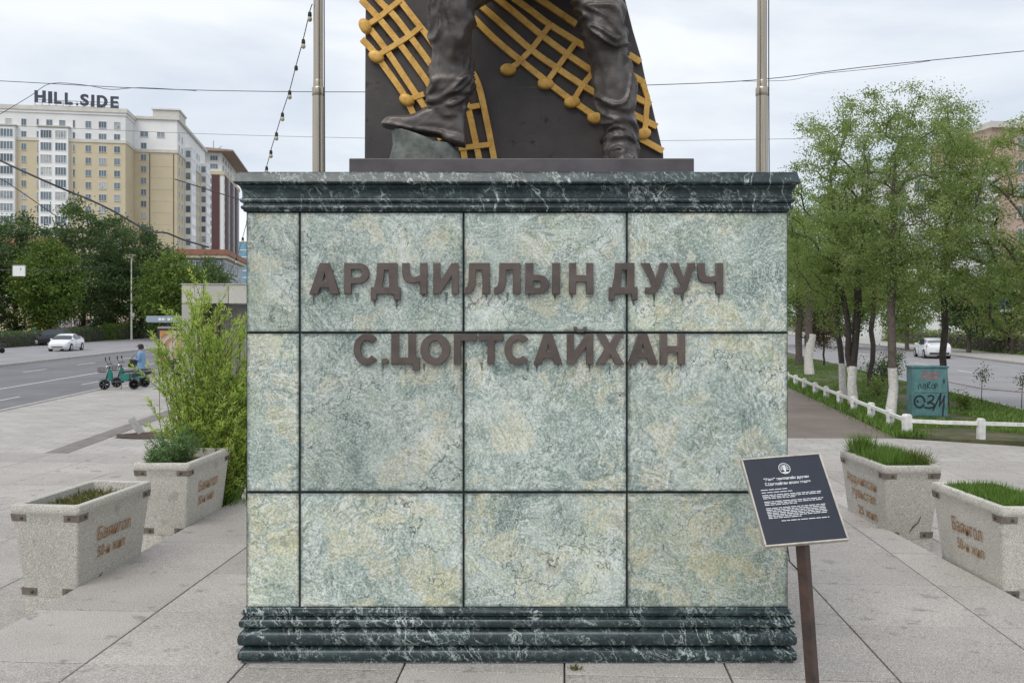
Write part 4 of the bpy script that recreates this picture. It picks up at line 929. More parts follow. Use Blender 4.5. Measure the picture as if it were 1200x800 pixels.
# planter contents
def in_planter(i, fx=1., fy=1.):
    pl_o = [o for o in bpy.data.objects if o.name.startswith('planter') and o.parent is None and o.type == 'EMPTY'][i]
    m4 = pl_o.matrix_basis
    def fn(rs, n, y0=-1, y1=1):
        q = np.stack([rs.uniform(-1, 1, n)*.27*fx, rs.uniform(y0, y1, n)*.52*fy], 1)
        return np.array([(m4 @ Vector((a, b, .95)))[:] for a, b in q])
    return fn, m4
f2, m2 = in_planter(2)
blades('planter_grass', 6500, f2, .12, .30, .008, M['grass'], 8, 'tall bright grass growing in the planter with three lines of lettering', spread=.28)
blades('grass_tuft', 420, lambda rs, n: np.array([(m2 @ Vector((a*.05-.16, b*.05+.44, .95)))[:] for a, b in rs.normal(size=(n, 2))]), .3, .46, .010, M['grass'], 9, 'upright grass tuft at the corner of the tall grass planter', spread=.3)
blades('grass_tuft', 300, lambda rs, n: np.array([(m2 @ Vector((a*.04+.2, b*.05-.36, .95)))[:] for a, b in rs.normal(size=(n, 2))]), .22, .36, .012, M['drygrass'], 10, 'yellowish splayed grass tuft at the rim of the tall grass planter', spread=.55)
f3, m3 = in_planter(3)
blades('planter_grass', 9000, f3, .10, .21, .010, M['grass'], 11, 'short dense grass growing in the planter with two lines of lettering', spread=.35)
f0, m0 = in_planter(0)
blades('planter_weeds', 1500, f0, .04, .13, .012, M['drygrass'], 12, 'sparse dry weeds growing in the bare planter soil', spread=.9)
f1, m1 = in_planter(1)
def feather(label, c0, r, h_, seed, ns=46):
    rs = np.random.RandomState(seed); t = T('feathery_plant', label, 'plant', c0); sb = MB(); cen = []; dr_ = []
    for k in range(ns):
        a = rs.uniform(0, 2*PI); q = rs.uniform(.1, 1)**.7; tip = Vector((math.cos(a)*r*q, math.sin(a)*r*q*1.4, h_*rs.uniform(.55, 1.05)*(1.1-.5*q))); b = Vector((tip.x*.35, tip.y*.5, 0)); mid = b.lerp(tip, .5)+Vector((0, 0, h_*.08))
        sb.tube([b, mid, tip], [.004, .003, .0015], 4, cap=False)
        for j in range(34):
            f = rs.uniform(.15, 1); c_ = b.lerp(mid, f*2) if f < .5 else mid.lerp(tip, f*2-1); cen.append(c_[:]); dr_.append((rs.normal()*.7, rs.normal()*.7, .6+rs.normal()*.4))
    sb.build('stems', M['twig'], t); n = len(cen)
    link('foliage', leaves_mesh('foliage', np.array(cen), unit(np.array(dr_)), rs.uniform(.05, .11, n), .012, rs.uniform(0, 1, n), M['leaf_fea']), t); return t
feather('feathery blue-green plant spilling over the planter by the willow shrub', m1 @ Vector((-.05, -.1, .93)), .36, .58, 4, 70)
feather('low feathery green plant at the near end of the willow-side planter', m1 @ Vector((-.1, -.42, .93)), .24, .36, 5, 40)
# willow shrub by the pedestal
def willow():
    rs = np.random.RandomState(12); Zw = 12.95; b0 = Vector((xp(268, Zw), Zw, -.28)); t = T('willow_shrub', 'tall yellow-green willow shrub growing beside the pedestal', 'shrub', b0)
    sb = MB(); cen = []; dr_ = []; tn = []
    def leaves_on(pts, n, tb):
        for j in range(n):
            f = rs.uniform(.12, 1)*(len(pts)-1); i = min(int(f), len(pts)-2); c_ = pts[i].lerp(pts[i+1], f-i); d = (pts[i+1]-pts[i]).normalized()
            o = Vector(rs.normal(size=3)); o = (o-d*o.dot(d)).normalized(); v_ = (d*.75+o*.75).normalized(); cen.append(c_[:]); dr_.append(v_[:]); tn.append(tb+.35*f/(len(pts)-1)+rs.uniform(-.25, .25))
    for k in range(104):
        a = rs.uniform(0, 2*PI); q = rs.uniform(.05, 1)**.8; hh = rs.uniform(1.7, 3.95)*(1.0-.30*q)
        tx = -.30+math.cos(a)*.72*q; ty = math.sin(a)*.8*q
        st_ = Vector((rs.normal()*.12, rs.normal()*.12, 0)); tip = Vector((tx, ty, hh)); mid = Vector((tx*.8+rs.normal()*.05, ty*.8, hh*.5)); low = st_.lerp(mid, .45)+Vector((tx*.08, ty*.08, 0))
        pts = [Vector(p_) for p_ in dense([tuple(st_), tuple(low), tuple(mid), tuple(tip)], 4)]
        sb.tube(pts, [.013*(1-.85*i/(len(pts)-1)) for i in range(len(pts))], 5, cap=False); leaves_on(pts, 95, .35)
        for s_ in range(9):
            i = rs.randint(3, len(pts)-1); o = pts[i]; d = Vector((rs.normal()*.5+.25*math.cos(a), rs.normal()*.5+.2*math.sin(a), 1.)).normalized(); L = rs.uniform(.25, .75)
            tw = [o, o+d*L*.5+Vector((0, 0, .02)), o+d*L]
            sb.tube(tw, [.005, .004, .0015], 4, cap=False); leaves_on(tw, 40, .4)
    for k in range(16):        # low leafy shoots
        a = rs.uniform(0, 2*PI); tip = Vector((math.cos(a)*.55-.1, math.sin(a)*.5, rs.uniform(.35, 1.))); tw = [Vector((0, 0, 0)), tip*.5+Vector((0, 0, .1)), tip]
        sb.tube(tw, [.006, .004, .002], 4, cap=False); leaves_on(tw, 60, .15)
    sb.build('stems', M['twig'], t); n = len(cen)
    link('foliage', leaves_mesh('foliage', np.array(cen), unit(np.array(dr_)), rs.uniform(.05, .095, n), rs.uniform(.013, .021, n), np.array(tn), M['leaf_wil']), t)
willow()
wg = Vector((xp(235, 12.2), 12.2, -.28))
blades('grass_tuft', 420, lambda rs, n: np.stack([wg.x+.05+rs.normal(size=n)*.16, wg.y+.35+rs.normal(size=n)*.12, np.full(n, -.28)], 1), .3, .75, .012, M['grass'], 15, 'long grass tuft between the willow shrub and planter', spread=.4)
blades('weed_tuft', 70, lambda rs, n: np.stack([xp(674, 6.6)+rs.normal(size=n)*.02, 6.62+rs.normal(size=n)*.015, np.full(n, 0.)], 1), .02, .055, .008, M['drygrass'], 16, 'tiny weed in a paving joint at the foot of the pedestal', spread=.9)
# heaved slab and dirt pit on the plaza
o = MB().box(-.46, 0, -.32, .32, 0, .06).build('loose_slab', M['concrete'], loc=G(165, 509)+Vector((0, 0, .01)), bevel=.01)
o.rotation_euler = (0, rad(56), rad(14)); tag(o, 'loose paving slab tipped up at the edge of a dirt pit', 'slab')
dp = MB(); N = 20
for i in range(N): a = 2*PI*i/N; k = 1+.25*noise.noise(Vector((math.cos(a)*2, math.sin(a)*2, 1))); dp.v.append((.95*math.cos(a)*k, .6*math.sin(a)*k, .0))
dp.v.append((0, 0, .09)); dp.f = [(i, (i+1) % N, N) for i in range(N)]
tag(dp.build('dirt_pit', M['soil'], loc=G(181, 510)+Vector((0, 0, .005)), smooth=True), kind='structure')
# ------------------------------------------------------------------ white fence and utility box
def fence():
    t = T('fence', 'low white post-and-rail fence around the lawn', 'fence', (FX(21.8), 21.8, -.28))
    pts = [(FX(Y), Y) for Y in (39.5, 37.3, 35.3, 33.1, 31.2, 29.1, 27.2, 25.2, 23.3)]+[(FX(21.8), 21.8), (11.12, 21.25), (12.6, 20.75), (14.1, 20.3)]
    for i, (x, y) in enumerate(pts):
        hh = .50 if i != 9 else .54; w = .075 if i != 9 else .09
        b = MB().prism([(-w, 0), (w, 0), (w, hh-.05), (w*.55, hh), (-w*.55, hh), (-w, hh-.05)], -w, w, lambda u, v, d: Vector((u, d, v)))
        o = b.build('post', M['fence'], t, True, bevel=.008, seg=1); o.location = (x, y, -.285); o.rotation_euler = (RN.uniform(-.03, .03), RN.uniform(-.03, .03), .14+RN.uniform(-.1, .1))
    for i in range(len(pts)-1):
        a, b_ = Vector((*pts[i], .09)), Vector((*pts[i+1], .09)); d = (b_-a).normalized(); n_ = Vector((d.y, -d.x, 0))*.035
        a += d*.07; b_ -= d*.07
        r = MB().loft([[q+n_+Vector((0, 0, -.045)), q+n_+Vector((0, 0, .045)), q-n_+Vector((0, 0, .045)), q-n_+Vector((0, 0, -.045))] for q in (a, a.lerp(b_, .5)+Vector((0, 0, RN.uniform(-.015, .01))), b_)])
        r.build('rail', M['fence'], t, True, bevel=.006, seg=1)
fence()
M['teal'] = mat('teal_paint', (.075, .19, .20), .55, .25, 5, .1, 40, col2=(.12, .25, .255))
M['graf'] = mat('graffiti_paint', (.012, .022, .03), .6, .2, 9, 0)
M['graf2'] = mat('faded_graffiti', (.30, .13, .14), .7, .4, 12, 0)
def ubox():
    c0 = G(1090, 491); Zb = c0.y; k = Zb/F
    t = T('utility_box', 'teal steel utility box covered with black graffiti', 'utility box', c0, rad(-2))
    w, dp_, hh = 20.5*k, .42, 60*k
    MB().box(-w, w, 0, dp_, .06, hh).build('cabinet', M['teal'], t, bevel=.012)
    MB().box(-w-.03, w+.03, -.03, dp_+.03, hh, hh+.05).build('lid', M['teal'], t, bevel=.01)
    MB().box(-w+.05, w-.05, .04, dp_-.04, 0, .07).build('foot', M['concrete'], t)
    for z0, z1 in ((.10, hh*.50), (hh*.515, hh-.03)):
        d = MB().box(-w+.04, w-.04, -.014, -.002, z0, z1).build('door', M['teal'], t, bevel=.004, seg=1)
        MB().box(w-.14, w-.10, -.035, -.0145, (z0+z1)/2-.06, (z0+z1)/2+.06).build('handle', M['steel'], d, world=False)
    def gx(x): return (x/10-38-7-5.0+0)*k*1.0
    def g(pts, r=.022, m='graf'):
        q = [Vector(((1040+x/10-1090)*k, -.016, (491-(420+y/10))*k)) for x, y in pts]
        b = MB()
        L = []
        for i, p_ in enumerate(q):
            d = q[min(i+1, len(q)-1)]-q[max(i-1, 0)]; n_ = Vector((-d.z, 0, d.x)).normalized()*r; L.append([p_+n_, p_-n_])
        b.loft(L, cap=False, closed=False); b.build('graffiti', M[m], t)
    g([(375+58*math.cos(a), 505+68*math.sin(a)) for a in [2*PI*i/24+.4 for i in range(24)]], .03); g([(340, 505), (365, 498)], .04)
    g(dense([(470, 450), (500, 432), (538, 450), (520, 490), (488, 510), (535, 530), (545, 560), (500, 578), (425, 572)], 3), .026); g([(462, 522), (488, 516)], .04)
    g([(622, 405), (580, 500), (528, 612)], .024); g([(618, 415), (606, 560), (625, 520), (662, 430), (650, 560), (640, 676)], .024)
    g(dense([(365, 362), (362, 315), (385, 305), (395, 350)], 3), .012); g(dense([(415, 310), (440, 295), (445, 350), (415, 345), (418, 325), (445, 320)], 3), .012)
    g(dense([(465, 352), (468, 285), (500, 280), (470, 320), (500, 350)], 3), .012); g(dense([(520, 350), (515, 315), (545, 305), (548, 345), (525, 350)], 3), .012); g(dense([(560, 345), (555, 300), (578, 295), (575, 330)], 3), .012)
    for yy in (165, 195, 225): g(dense([(400, yy+15), (450, yy-8), (500, yy+12), (560, yy-6), (600, yy+8)], 3), .02, 'graf2')
ubox()
# ------------------------------------------------------------------ buildings
M['cream'] = mat('cream_render', (.63, .545, .38), .85, .08, .15, .05, 8)
M['bwhite'] = mat('white_render', (.80, .80, .79), .8, .06, .2, .05, 8)
M['trim'] = mat('stone_trim', (.60, .58, .53), .8, .1, .5, 0)
M['pane'] = mat('window_pane', (.13, .18, .22), .12, .5, .4, 0, spec=.8, orand=.4)
s = NT('window_pane'); q = s.oi.outputs['Random']; c_ = s.ramp(q, [(0, (.07, .10, .125)), (.35, (.13, .175, .21)), (.6, (.20, .25, .29)), (.72, (.34, .36, .37)), (.86, (.52, .52, .50)), (1, (.10, .13, .15))]); sz = s.step(s.n('ShaderNodeSeparateXYZ', {'Vector': s.n('ShaderNodeTexCoord').outputs['Generated']}).outputs['Z'], .2, .9)
M['pane'] = s.done(s.mix(s.math('MULTIPLY', s.step(s.noise(s.rnd_shift(s.obj, 9.), .8, 3), .5, .6), .5), c_, (.10, .14, .17)), .12, spec=.7)
M['wframe'] = mat('window_frame', (.72, .73, .74), .5, .05, 3, 0)
M['maroon'] = mat('maroon_cladding', (.10, .045, .045), .7, .15, .3, 0)
M['pinkish'] = mat('pink_render', (.46, .33, .28), .85, .12, .4, .05, 8)
M['greyroof'] = mat('roof_metal', (.30, .30, .31), .6, .2, .5, 0)
M['orange'] = mat('orange_roof', (.30, .13, .085), .7, .2, .8, 0)
WIN = {}
def window(parent, fn, u, z, w, h_, mull=1, prot=.1, sill=True):
    # fn maps (u, z, out) of a facade to the building's own space; meshes are shared by kind
    key = (id(fn), round(w, 2), round(h_, 2), mull)
    if key not in WIN:
        fw = max(.055, .045*w); b = MB()
        o0 = fn(0, 0, 0)
        def bx(u0, u1, z0, z1, d0, d1):
            vs = [fn(a, c, d)-o0 for d in (d0, d1) for c in (z0, z1) for a in (u0, u1)]
            b.add(vs, [(0, 2, 3, 1), (4, 5, 7, 6), (0, 1, 5, 4), (2, 6, 7, 3), (0, 4, 6, 2), (1, 3, 7, 5)])
        bx(-w/2-fw, w/2+fw, h_/2, h_/2+fw, .0, prot); bx(-w/2-fw, w/2+fw, -h_/2-fw, -h_/2, .0, prot+(.08 if sill else 0))
        bx(-w/2-fw, -w/2, -h_/2, h_/2, 0, prot); bx(w/2, w/2+fw, -h_/2, h_/2, 0, prot)
        for i in range(mull): 
            x = -w/2+w*(i+1)/(mull+1); bx(x-fw*.4, x+fw*.4, -h_/2, h_/2, .03, prot*.85)
        b2 = MB(); vs = [fn(a, c, .035)-o0 for c in (-h_/2, h_/2) for a in (-w/2, w/2)]+[fn(a, c, .005)-o0 for c in (-h_/2, h_/2) for a in (-w/2, w/2)]
        b2.add(vs, [(0, 1, 3, 2), (4, 6, 7, 5), (0, 4, 5, 1), (2, 3, 7, 6), (0, 2, 6, 4), (1, 5, 7, 3)])
        WIN[key] = (b.mesh('window', M['wframe']), b2.mesh('pane', M['pane']))
    f, p = WIN[key]; o = link('window', f, parent); o.location = fn(u, z, 0); link('pane', p, o); return o
def hill():
    Zc, Xc = 215., -453*215/F; ca, sa = .984, .177
    zg = -.4
    t = T('apartment_tower', 'cream and white high-rise apartment block with large rooftop lettering', 'building', (Xc, Zc, 0), math.atan2(sa, ca))
    def au(px, b): return ((px-600)*(Zc+ca*b)-F*(Xc-sa*b))/(F*ca-(px-600)*sa)
    f1 = lambda u, z, d: Vector((u, -d, z)); d1 = 8.8; a2 = 10.2
    z1 = CH+239*215/F; zb = 44.8
    MB().box(-44, 0, 0, 40, zg, zb).build('wall', M['cream'], t); MB().box(-44, 0, 0, 40, zb+.0, z1).build('upper_wall', M['bwhite'], t)
    MB().box(.02, a2, d1, d1+44, zg, zb-.5).build('wall', M['cream'], t); MB().box(.02, a2, d1, d1+44, zb-.49, z1+.6).build('upper_wall', M['bwhite'], t)
    for x0, x1, y0, y1, z0, z_, m in ((-44.4, .5, -.5, 40.4, z1, z1+1., 'trim'), (-44.2, .25, -.25, 40.2, z1-.6, z1-.01, 'bwhite'), (-44.15, .2, -.2, 40.1, zb-.5, zb+.3, 'trim'), (-.3, a2+.6, d1-.5, d1+44.5, z1+.62, z1+1.3, 'trim'), (.04, a2+.25, d1-.25, d1+44.2, zb-.9, zb-.1, 'trim')):
        MB().box(x0, x1, y0, y1, z0, z_).build('cornice', M[m], t)
    MB().box(4.5, a2+.5, d1-.45, d1+9, z1+1.32, z1+3.0).build('penthouse', M['trim'], t); MB().box(4.2, a2+.8, d1-.8, d1+9.3, z1+3.01, z1+3.4).build('roof_slab', M['bwhite'], t)
    pit = 2.9; zt_ = CH+230*210/F
    nrow = 15
    for px0, px1, m in ((25, 31, 1), (43, 45.5, 0), (85.5, 88, 0), (100, 107, 1), (115.5, 125, 2), (133.5, 141, 1)):
        u0, u1 = au(px0, 0), au(px1, 0)
        for r in range(nrow): window(t, f1, (u0+u1)/2, zt_-pit*r, (u1-u0)*.92, 1.5 if m else 1.7, m)
    for px0, px1 in ((2, 18), (49, 80), (-34, -4)):
        u0, u1 = au(px0, 0), au(px1, 0)
        MB().box(u0-.25, u1+.25, -1.2, -.01, zg, zt_-pit+1.75).build('balcony_bay', M['bwhite'], t)
        MB().box(u0-.6, u1+.6, -1.55, -.01, zt_-pit+1.76, zt_-pit+2.05).build('cornice', M['trim'], t)
        f2 = lambda u, z, d: Vector((u, -1.2-d, z)); f2k = f2
        ws = [(u0+.15, u1-.15)] if px1-px0 < 20 else [(u0+.15, (u0+u1)/2-.45), ((u0+u1)/2+.45, u1-.15)]
        for a, b in ws:
            for r in range(1, nrow): window(t, f2, (a+b)/2, zt_-pit*r+.05, b-a, 1.75, 3, sill=False)
    for px0, px1 in ((28, 29.5),):
        pass
    for px in (28, 74-12): window(t, f1, au(px, 0) if px == 28 else au(58, 0), zt_, 1.3, 1.5, 1) if px != 28 else None
    window(t, f1, au(73, 0), zt_, 1.3, 1.5, 1); window(t, f1, au(10, 0), zt_, 1.3, 1.5, 1)
    f3 = lambda u, z, d: Vector((u, d1-d, z))
    u0, u1 = au(165, d1), au(172, d1)
    for r in range(1, nrow): window(t, f3, (u0+u1)/2, zt_-pit*r-.2, (u1-u0)*.9, 1.45, 1)
    window(t, f3, au(169, d1), zt_-.2, 1.8, 1.3, 1); window(t, f3, au(188.5, d1), zt_-.2, 1.8, 1.3, 1)
    e0, e1 = au(175.5, d1), au(203.5, d1)
    for a, b in ((e0-.08, e0+.08), (e1-.08, e1+.08)): MB().box(a, b, d1-.1, d1-.002, zg, zb-1.2).build('panel_edge', M['steel'], t)
    for r in range(14): MB().box(e0+.1, e1-.1, d1-.05, d1-.002, zb-1.4-pit*r-.05, zb-1.4-pit*r).build('panel_joint', M['trim'], t)
    f4 = lambda u, z, d: Vector((a2+d, d1+u, z)); f5 = lambda u, z, d: Vector((a2+1.6+d, d1+u, z))
    FB = {11: lambda u, z, d: Vector((a2+u, d1+11-d, z)), 36: lambda u, z, d: Vector((a2+u, d1+36-d, z))}
    for q0, q1 in ((11, 18), (36, 43.5)):
        MB().box(a2+.01, a2+1.6, d1+q0, d1+q1, zg, zt_-pit+1.7).build('balcony_bay', M['bwhite'], t)
        for r in range(1, nrow):
            window(t, f5, (q0+q1)/2, zt_-pit*r, q1-q0-1.2, 1.7, 1, .04, sill=False)
            window(t, FB[q0], .8, zt_-pit*r, 1.15, 1.7, 0, .05, sill=False)
    for q in (2.5, 6.5, 21.5, 25.5, 29.5, 33): 
        for r in range(nrow): window(t, f4, q, zt_-pit*r-.2, 1.5, 1.5, 1)
    # rooftop lettering on its scaffold
    k = Zc/F
    le = mat('sign_letters', (.055, .06, .085), .6, .1, 3, 0)
    sf = MB()
    ua, ub = au(40, 0), au(138, 0)
    for i in range(13):
        u = ua+(ub-ua)*i/12; sf.box(u-.06, u+.06, .55, .67, z1+.9, z1+2.6)
    for z in (1.2, 1.9, 2.5): sf.box(ua, ub, .5, .6, z1+z, z1+z+.12)
    sf.build('sign_scaffold', mat('scaffold', (.36, .30, .17), .8, .2, 2, 0), t)
    for ch, x0, x1 in (('H', 40.5, 53.5), ('I', 56.5, 61), ('L', 63.5, 72), ('L', 76, 85), ('.', 89, 91.6), ('S', 94, 104), ('I', 107, 110.5), ('D', 113.5, 126), ('E', 129.5, 139)):
        u0, u1 = au(x0, 0), au(x1, 0)
        if ch in GL: me = glyph_mesh(ch, 1, 1, .04, 0.); me.materials[0] = le; me.name = 'sign_letter'
        else: me = text_mesh(ch, 1, .02, .04, m=le, name='sign_letter')
        top = CH+(HZ-110.3-(x0-40)*.038)*k; bot = top-13.8*k
        if ch == '.': top = bot+2.6*k
        zz = [v.co.z for v in me.vertices]; mz = min(zz)
        fit_mesh(me, lambda u, w, d: Vector((u, .2-(d-mz)*8, w)), u0, u1, bot, top); link('sign_letter', me, t)
hill()
def tower2():
    Zc = 330.; Xc = (262-600)*Zc/F; an = rad(10.2)
    t = T('striped_tower', 'tall maroon and white striped tower with overhanging flat roof', 'building', (Xc, Zc, 0), an)
    zt_ = CH+(HZ-205)*Zc/F; k = Zc/F
    MB().box(-16, 0, 0, 46, -1, zt_).build('wall', M['bwhite'], t)
    MB().box(-15.2, -.8, .8, 45, zt_+1.3, zt_+8.2).build('upper_storeys', M['bwhite'], t); MB().box(-16.4, .4, -.4, 46.4, zt_+.01, zt_+1.29).build('cornice', M['cream'], t)
    MB().prism([(-17.5, 7.6), (3.8, 7.6), (3.8, 8.1), (-15, 9.4), (-17.5, 9.4)], -3.5, 50, lambda u, v, d: Vector((u, d, zt_+.61+v))).build('roof', mat('roof_soffit', (.33, .25, .2), .8, .2, .3, 0), t)
    for a, b, m in ((-8, -5.9, 'maroon'), (-4.2, -1.4, 'maroon'), (-16, -11, 'maroon')): MB().box(a, b, -.35, -.01, -1, zt_-.02).build('pilaster', M[m], t)
    for i in range(6):
        y = 4+i*7.0; MB().box(.01, .4, y, y+4.6, -1, zt_-.02).build('pilaster', M['maroon' if i % 2 == 0 else 'greyroof'], t)
    f1 = lambda u, z, d: Vector((u, -d, z)); f2 = lambda u, z, d: Vector((d, u, z)); f3 = lambda u, z, d: Vector((u, .8-d, z)); f4 = lambda u, z, d: Vector((-.8+d, u, z))
    for r in range(13):
        window(t, f1, -5.05, zt_-2.2-3.1*r, 1.3, 1.7, 1)
        for y in (3, 10, 17, 24, 31, 38): window(t, f2, y, zt_-2.2-3.1*r, 1.7, 1.7, 0)
    for u in (-12.5, -8, -3.5):
        for z in (2.6, 5.6): window(t, f3, u, zt_+z+.6, 2.6, 1.7, 2)
    for y in (5, 12, 19, 26): 
        for z in (2.6, 5.6): window(t, f4, y, zt_+z+.6, 3.4, 1.7, 2)
    ms = MB(); ms.tube([(-4, 3, zt_+9.2), (-4, 3, zt_+13)], .15, 5); ms.tube([(-3, 2, zt_+9.2), (-1, 2.5, zt_+11)], .15, 5); ms.build('mast', M['greyroof'], t)
tower2()
def lowglass():
    Zc = 150.; Xc = (262-600)*Zc/F
    t = T('glazed_shop', 'low glazed building with orange-red fascia behind the trees', 'building', (Xc, Zc, 0), rad(10))
    z1 = CH+(HZ-299)*Zc/F
    MB().box(-7, 0, 0, 26, -.5, z1).build('wall', mat('blue_grey_cladding', (.20, .23, .29), .4, .15, .4, 0), t)
    MB().box(-7.5, .8, -.8, 26.5, z1+.01, z1+.9).build('fascia', M['orange'], t); MB().box(-7.3, .6, -.6, 26.3, z1-.5, z1-.01).build('soffit', M['cream'], t)
    f1 = lambda u, z, d: Vector((u, -d, z)); f2 = lambda u, z, d: Vector((d, u, z))
    for r in range(4):
        for u in (-5.6, -3.6, -1.4): window(t, f1, u, z1-1.9-2.4*r, 1.7, 1.7, 1)
        for u in (2.5, 5.5, 8.5, 11.5, 14.5, 17.5): window(t, f2, u, z1-1.9-2.4*r, 2.3, 1.7, 2)
    Z2 = 420.; t2 = T('glass_tower', 'distant blue glass tower between the striped tower and pedestal', 'building', (xp(287, Z2), Z2, 0), 0)
    gb = MB().box(-3.2, 9, 0, 16, -1, CH+(HZ-283)*Z2/F).build('curtain_wall', mat('blue_glass', (.16, .32, .42), .2, .25, .4, 0), t2)
    for i in range(11): MB().box(-3.3, 9.1, -.12, -.002, 2+3.2*i, 2.35+3.2*i).build('floor_band', M['bwhite'], t2)
lowglass()
def redroof():
    Zc = 150.; t = T('low_house', 'low pale house with orange-red roof behind the street trees', 'building', (xp(20, Zc), Zc, 0), 0)
    MB().box(-9, 4.6, 0, 10, -.5, 13.8).build('wall', M['cream'], t)
    MB().loft([[Vector((-9.6, -.6, 13.81)), Vector((5.0, -.6, 13.81)), Vector((5.0, 10.6, 13.81)), Vector((-9.6, 10.6, 13.81))], [Vector((-9.2, 1.5, 16.2)), Vector((4.4, 1.5, 16.2)), Vector((4.4, 9, 16.2)), Vector((-9.2, 9, 16.2))]]).build('roof', M['orange'], t)
    f1 = lambda u, z, d: Vector((u, -d, z))
    for u in (-7, -4, -1, 2):
        for z in (12.2, 9, 5.8): window(t, f1, u, z, 1.3, 1.6, 1)
    MB().box(-2.2, -1.4, 3, 3.8, 15, 18).build('chimney', M['bwhite'], t)
redroof()
def kiosks():
    Zc = 128.; t = T('yellow_shop', 'small yellow shop half hidden behind the black car', 'building', (xp(50, Zc), Zc, -.28), rad(-6))
    MB().box(-2.2, 1.1, 0, 4, 0, 2.4).build('wall', mat('yellow_paint', (.60, .36, .04), .7, .15, 1, 0), t); MB().box(-2.4, 1.3, -.3, 4.2, 2.41, 2.7).build('roof', M['orange'], t)
    MB().box(.2, 1., -.12, -.002, 2.0, 3.4).build('sign_board', mat('blue_sign', (.03, .14, .40), .6, .1, 1, 0), t)
    window(t, lambda u, z, d: Vector((u, -d, z)), -1.1, 1.3, 1.4, 1.1, 1)
    t = T('painted_wall', 'grey yard wall painted with pink and violet patches', 'wall', (xp(76, Zc), Zc+1, -.28), rad(-6))
    s_ = NT('mural'); c_ = s_.ramp(s_.noise(s_.obj, 1.3, 3, .5), [(.38, (.30, .31, .36)), (.5, (.42, .40, .45)), (.58, (.45, .13, .24)), (.66, (.62, .55, .58))], 'CONSTANT')
    for i in range(4): MB().box(-2.6+i*1.7, -.93+i*1.7, 0, .2, 0, 2.6).build('wall_panel', s_.done(c_, .8) if i == 0 else bpy.data.materials['mural'], t)
    for i in range(5): MB().box(-2.75+i*1.7, -2.55+i*1.7, -.06, .26, 0, 2.9).build('pillar', M['bwhite'], t)
kiosks()
def pinkblock():
    Zc = 118.; an = rad(6); x0 = xp(1162, Zc)
    t = T('pink_apartment_block', 'pink and white apartment block with glazed balconies behind the elms', 'building', (x0, Zc, 0), an)
    zt_ = CH+(HZ-150)*Zc/F; pit = 3.0
    MB().box(0, 42, 0, 14, -.5, zt_).build('wall', M['pinkish'], t); MB().box(-14.5, -.02, -.6, 13.4, -.5, zt_-6).build('wall', M['bwhite'], t)
    MB().box(-.4, 42.4, -.5, 14.5, zt_+.01, zt_+.8).build('cornice', M['trim'], t); MB().box(-15, .0, -1.1, 13.8, zt_-5.99, zt_-5.3).build('cornice', M['bwhite'], t)
    f1 = lambda u, z, d: Vector((u, -d, z)); f2 = lambda u, z, d: Vector((u, -1.8-d, z)); f3 = lambda u, z, d: Vector((u, -.6-d, z))
    for r in range(9):
        z = zt_-2.-pit*r
        for u in (4.3, 9.0, 13.5, 18, 22.5, 27, 31.5): window(t, f1, u, z, 1.25, 1.6, 1)
        if r > 1:
            MB().box(-4.6, -.3, -1.8, -.61, z-1.35, z-.65).build('balcony', M['bwhite'], t)
            MB().box(-4.6, -.3, -1.78, -.61, z+.86, z+1.0).build('balcony_head', M['bwhite'], t)
            window(t, f2, -2.45, z+.1, 4.1, 1.45, 4, sill=False)
            for u in (-7, -10.4, -13): window(t, f3, u, z, 1.3, 1.5, 1)
    # blue shop sign on brackets in front of the facade
    Zs = 70.; q = P(1172, 362, Zs); sg = T('shop_sign', 'blue shop sign board on two posts before the pink facade', 'sign', (q.x+3.0, Zs, -.28))
    blu = mat('blue_board', (.02, .065, .28), .5, .15, 1, 0); kk = Zs/F
    MB().prism([(-3., 0), (4, 0), (4, 1.35), (-2.6, 1.35), (-3, .8)], 0, .25, lambda u, v, d: Vector((u, d, CH-(361-HZ)*kk+v+.2))).build('board', blu, sg)
    MB().box(-3, 4, -.05, .3, CH-(361-HZ)*kk-.02, CH-(361-HZ)*kk+.19).build('ledge', M['bwhite'], sg)
    for u in (-2, 3): MB().box(u-.08, u+.08, .05, .2, 0, CH-(361-HZ)*kk+.1).build('post', M['steel'], sg)
pinkblock()
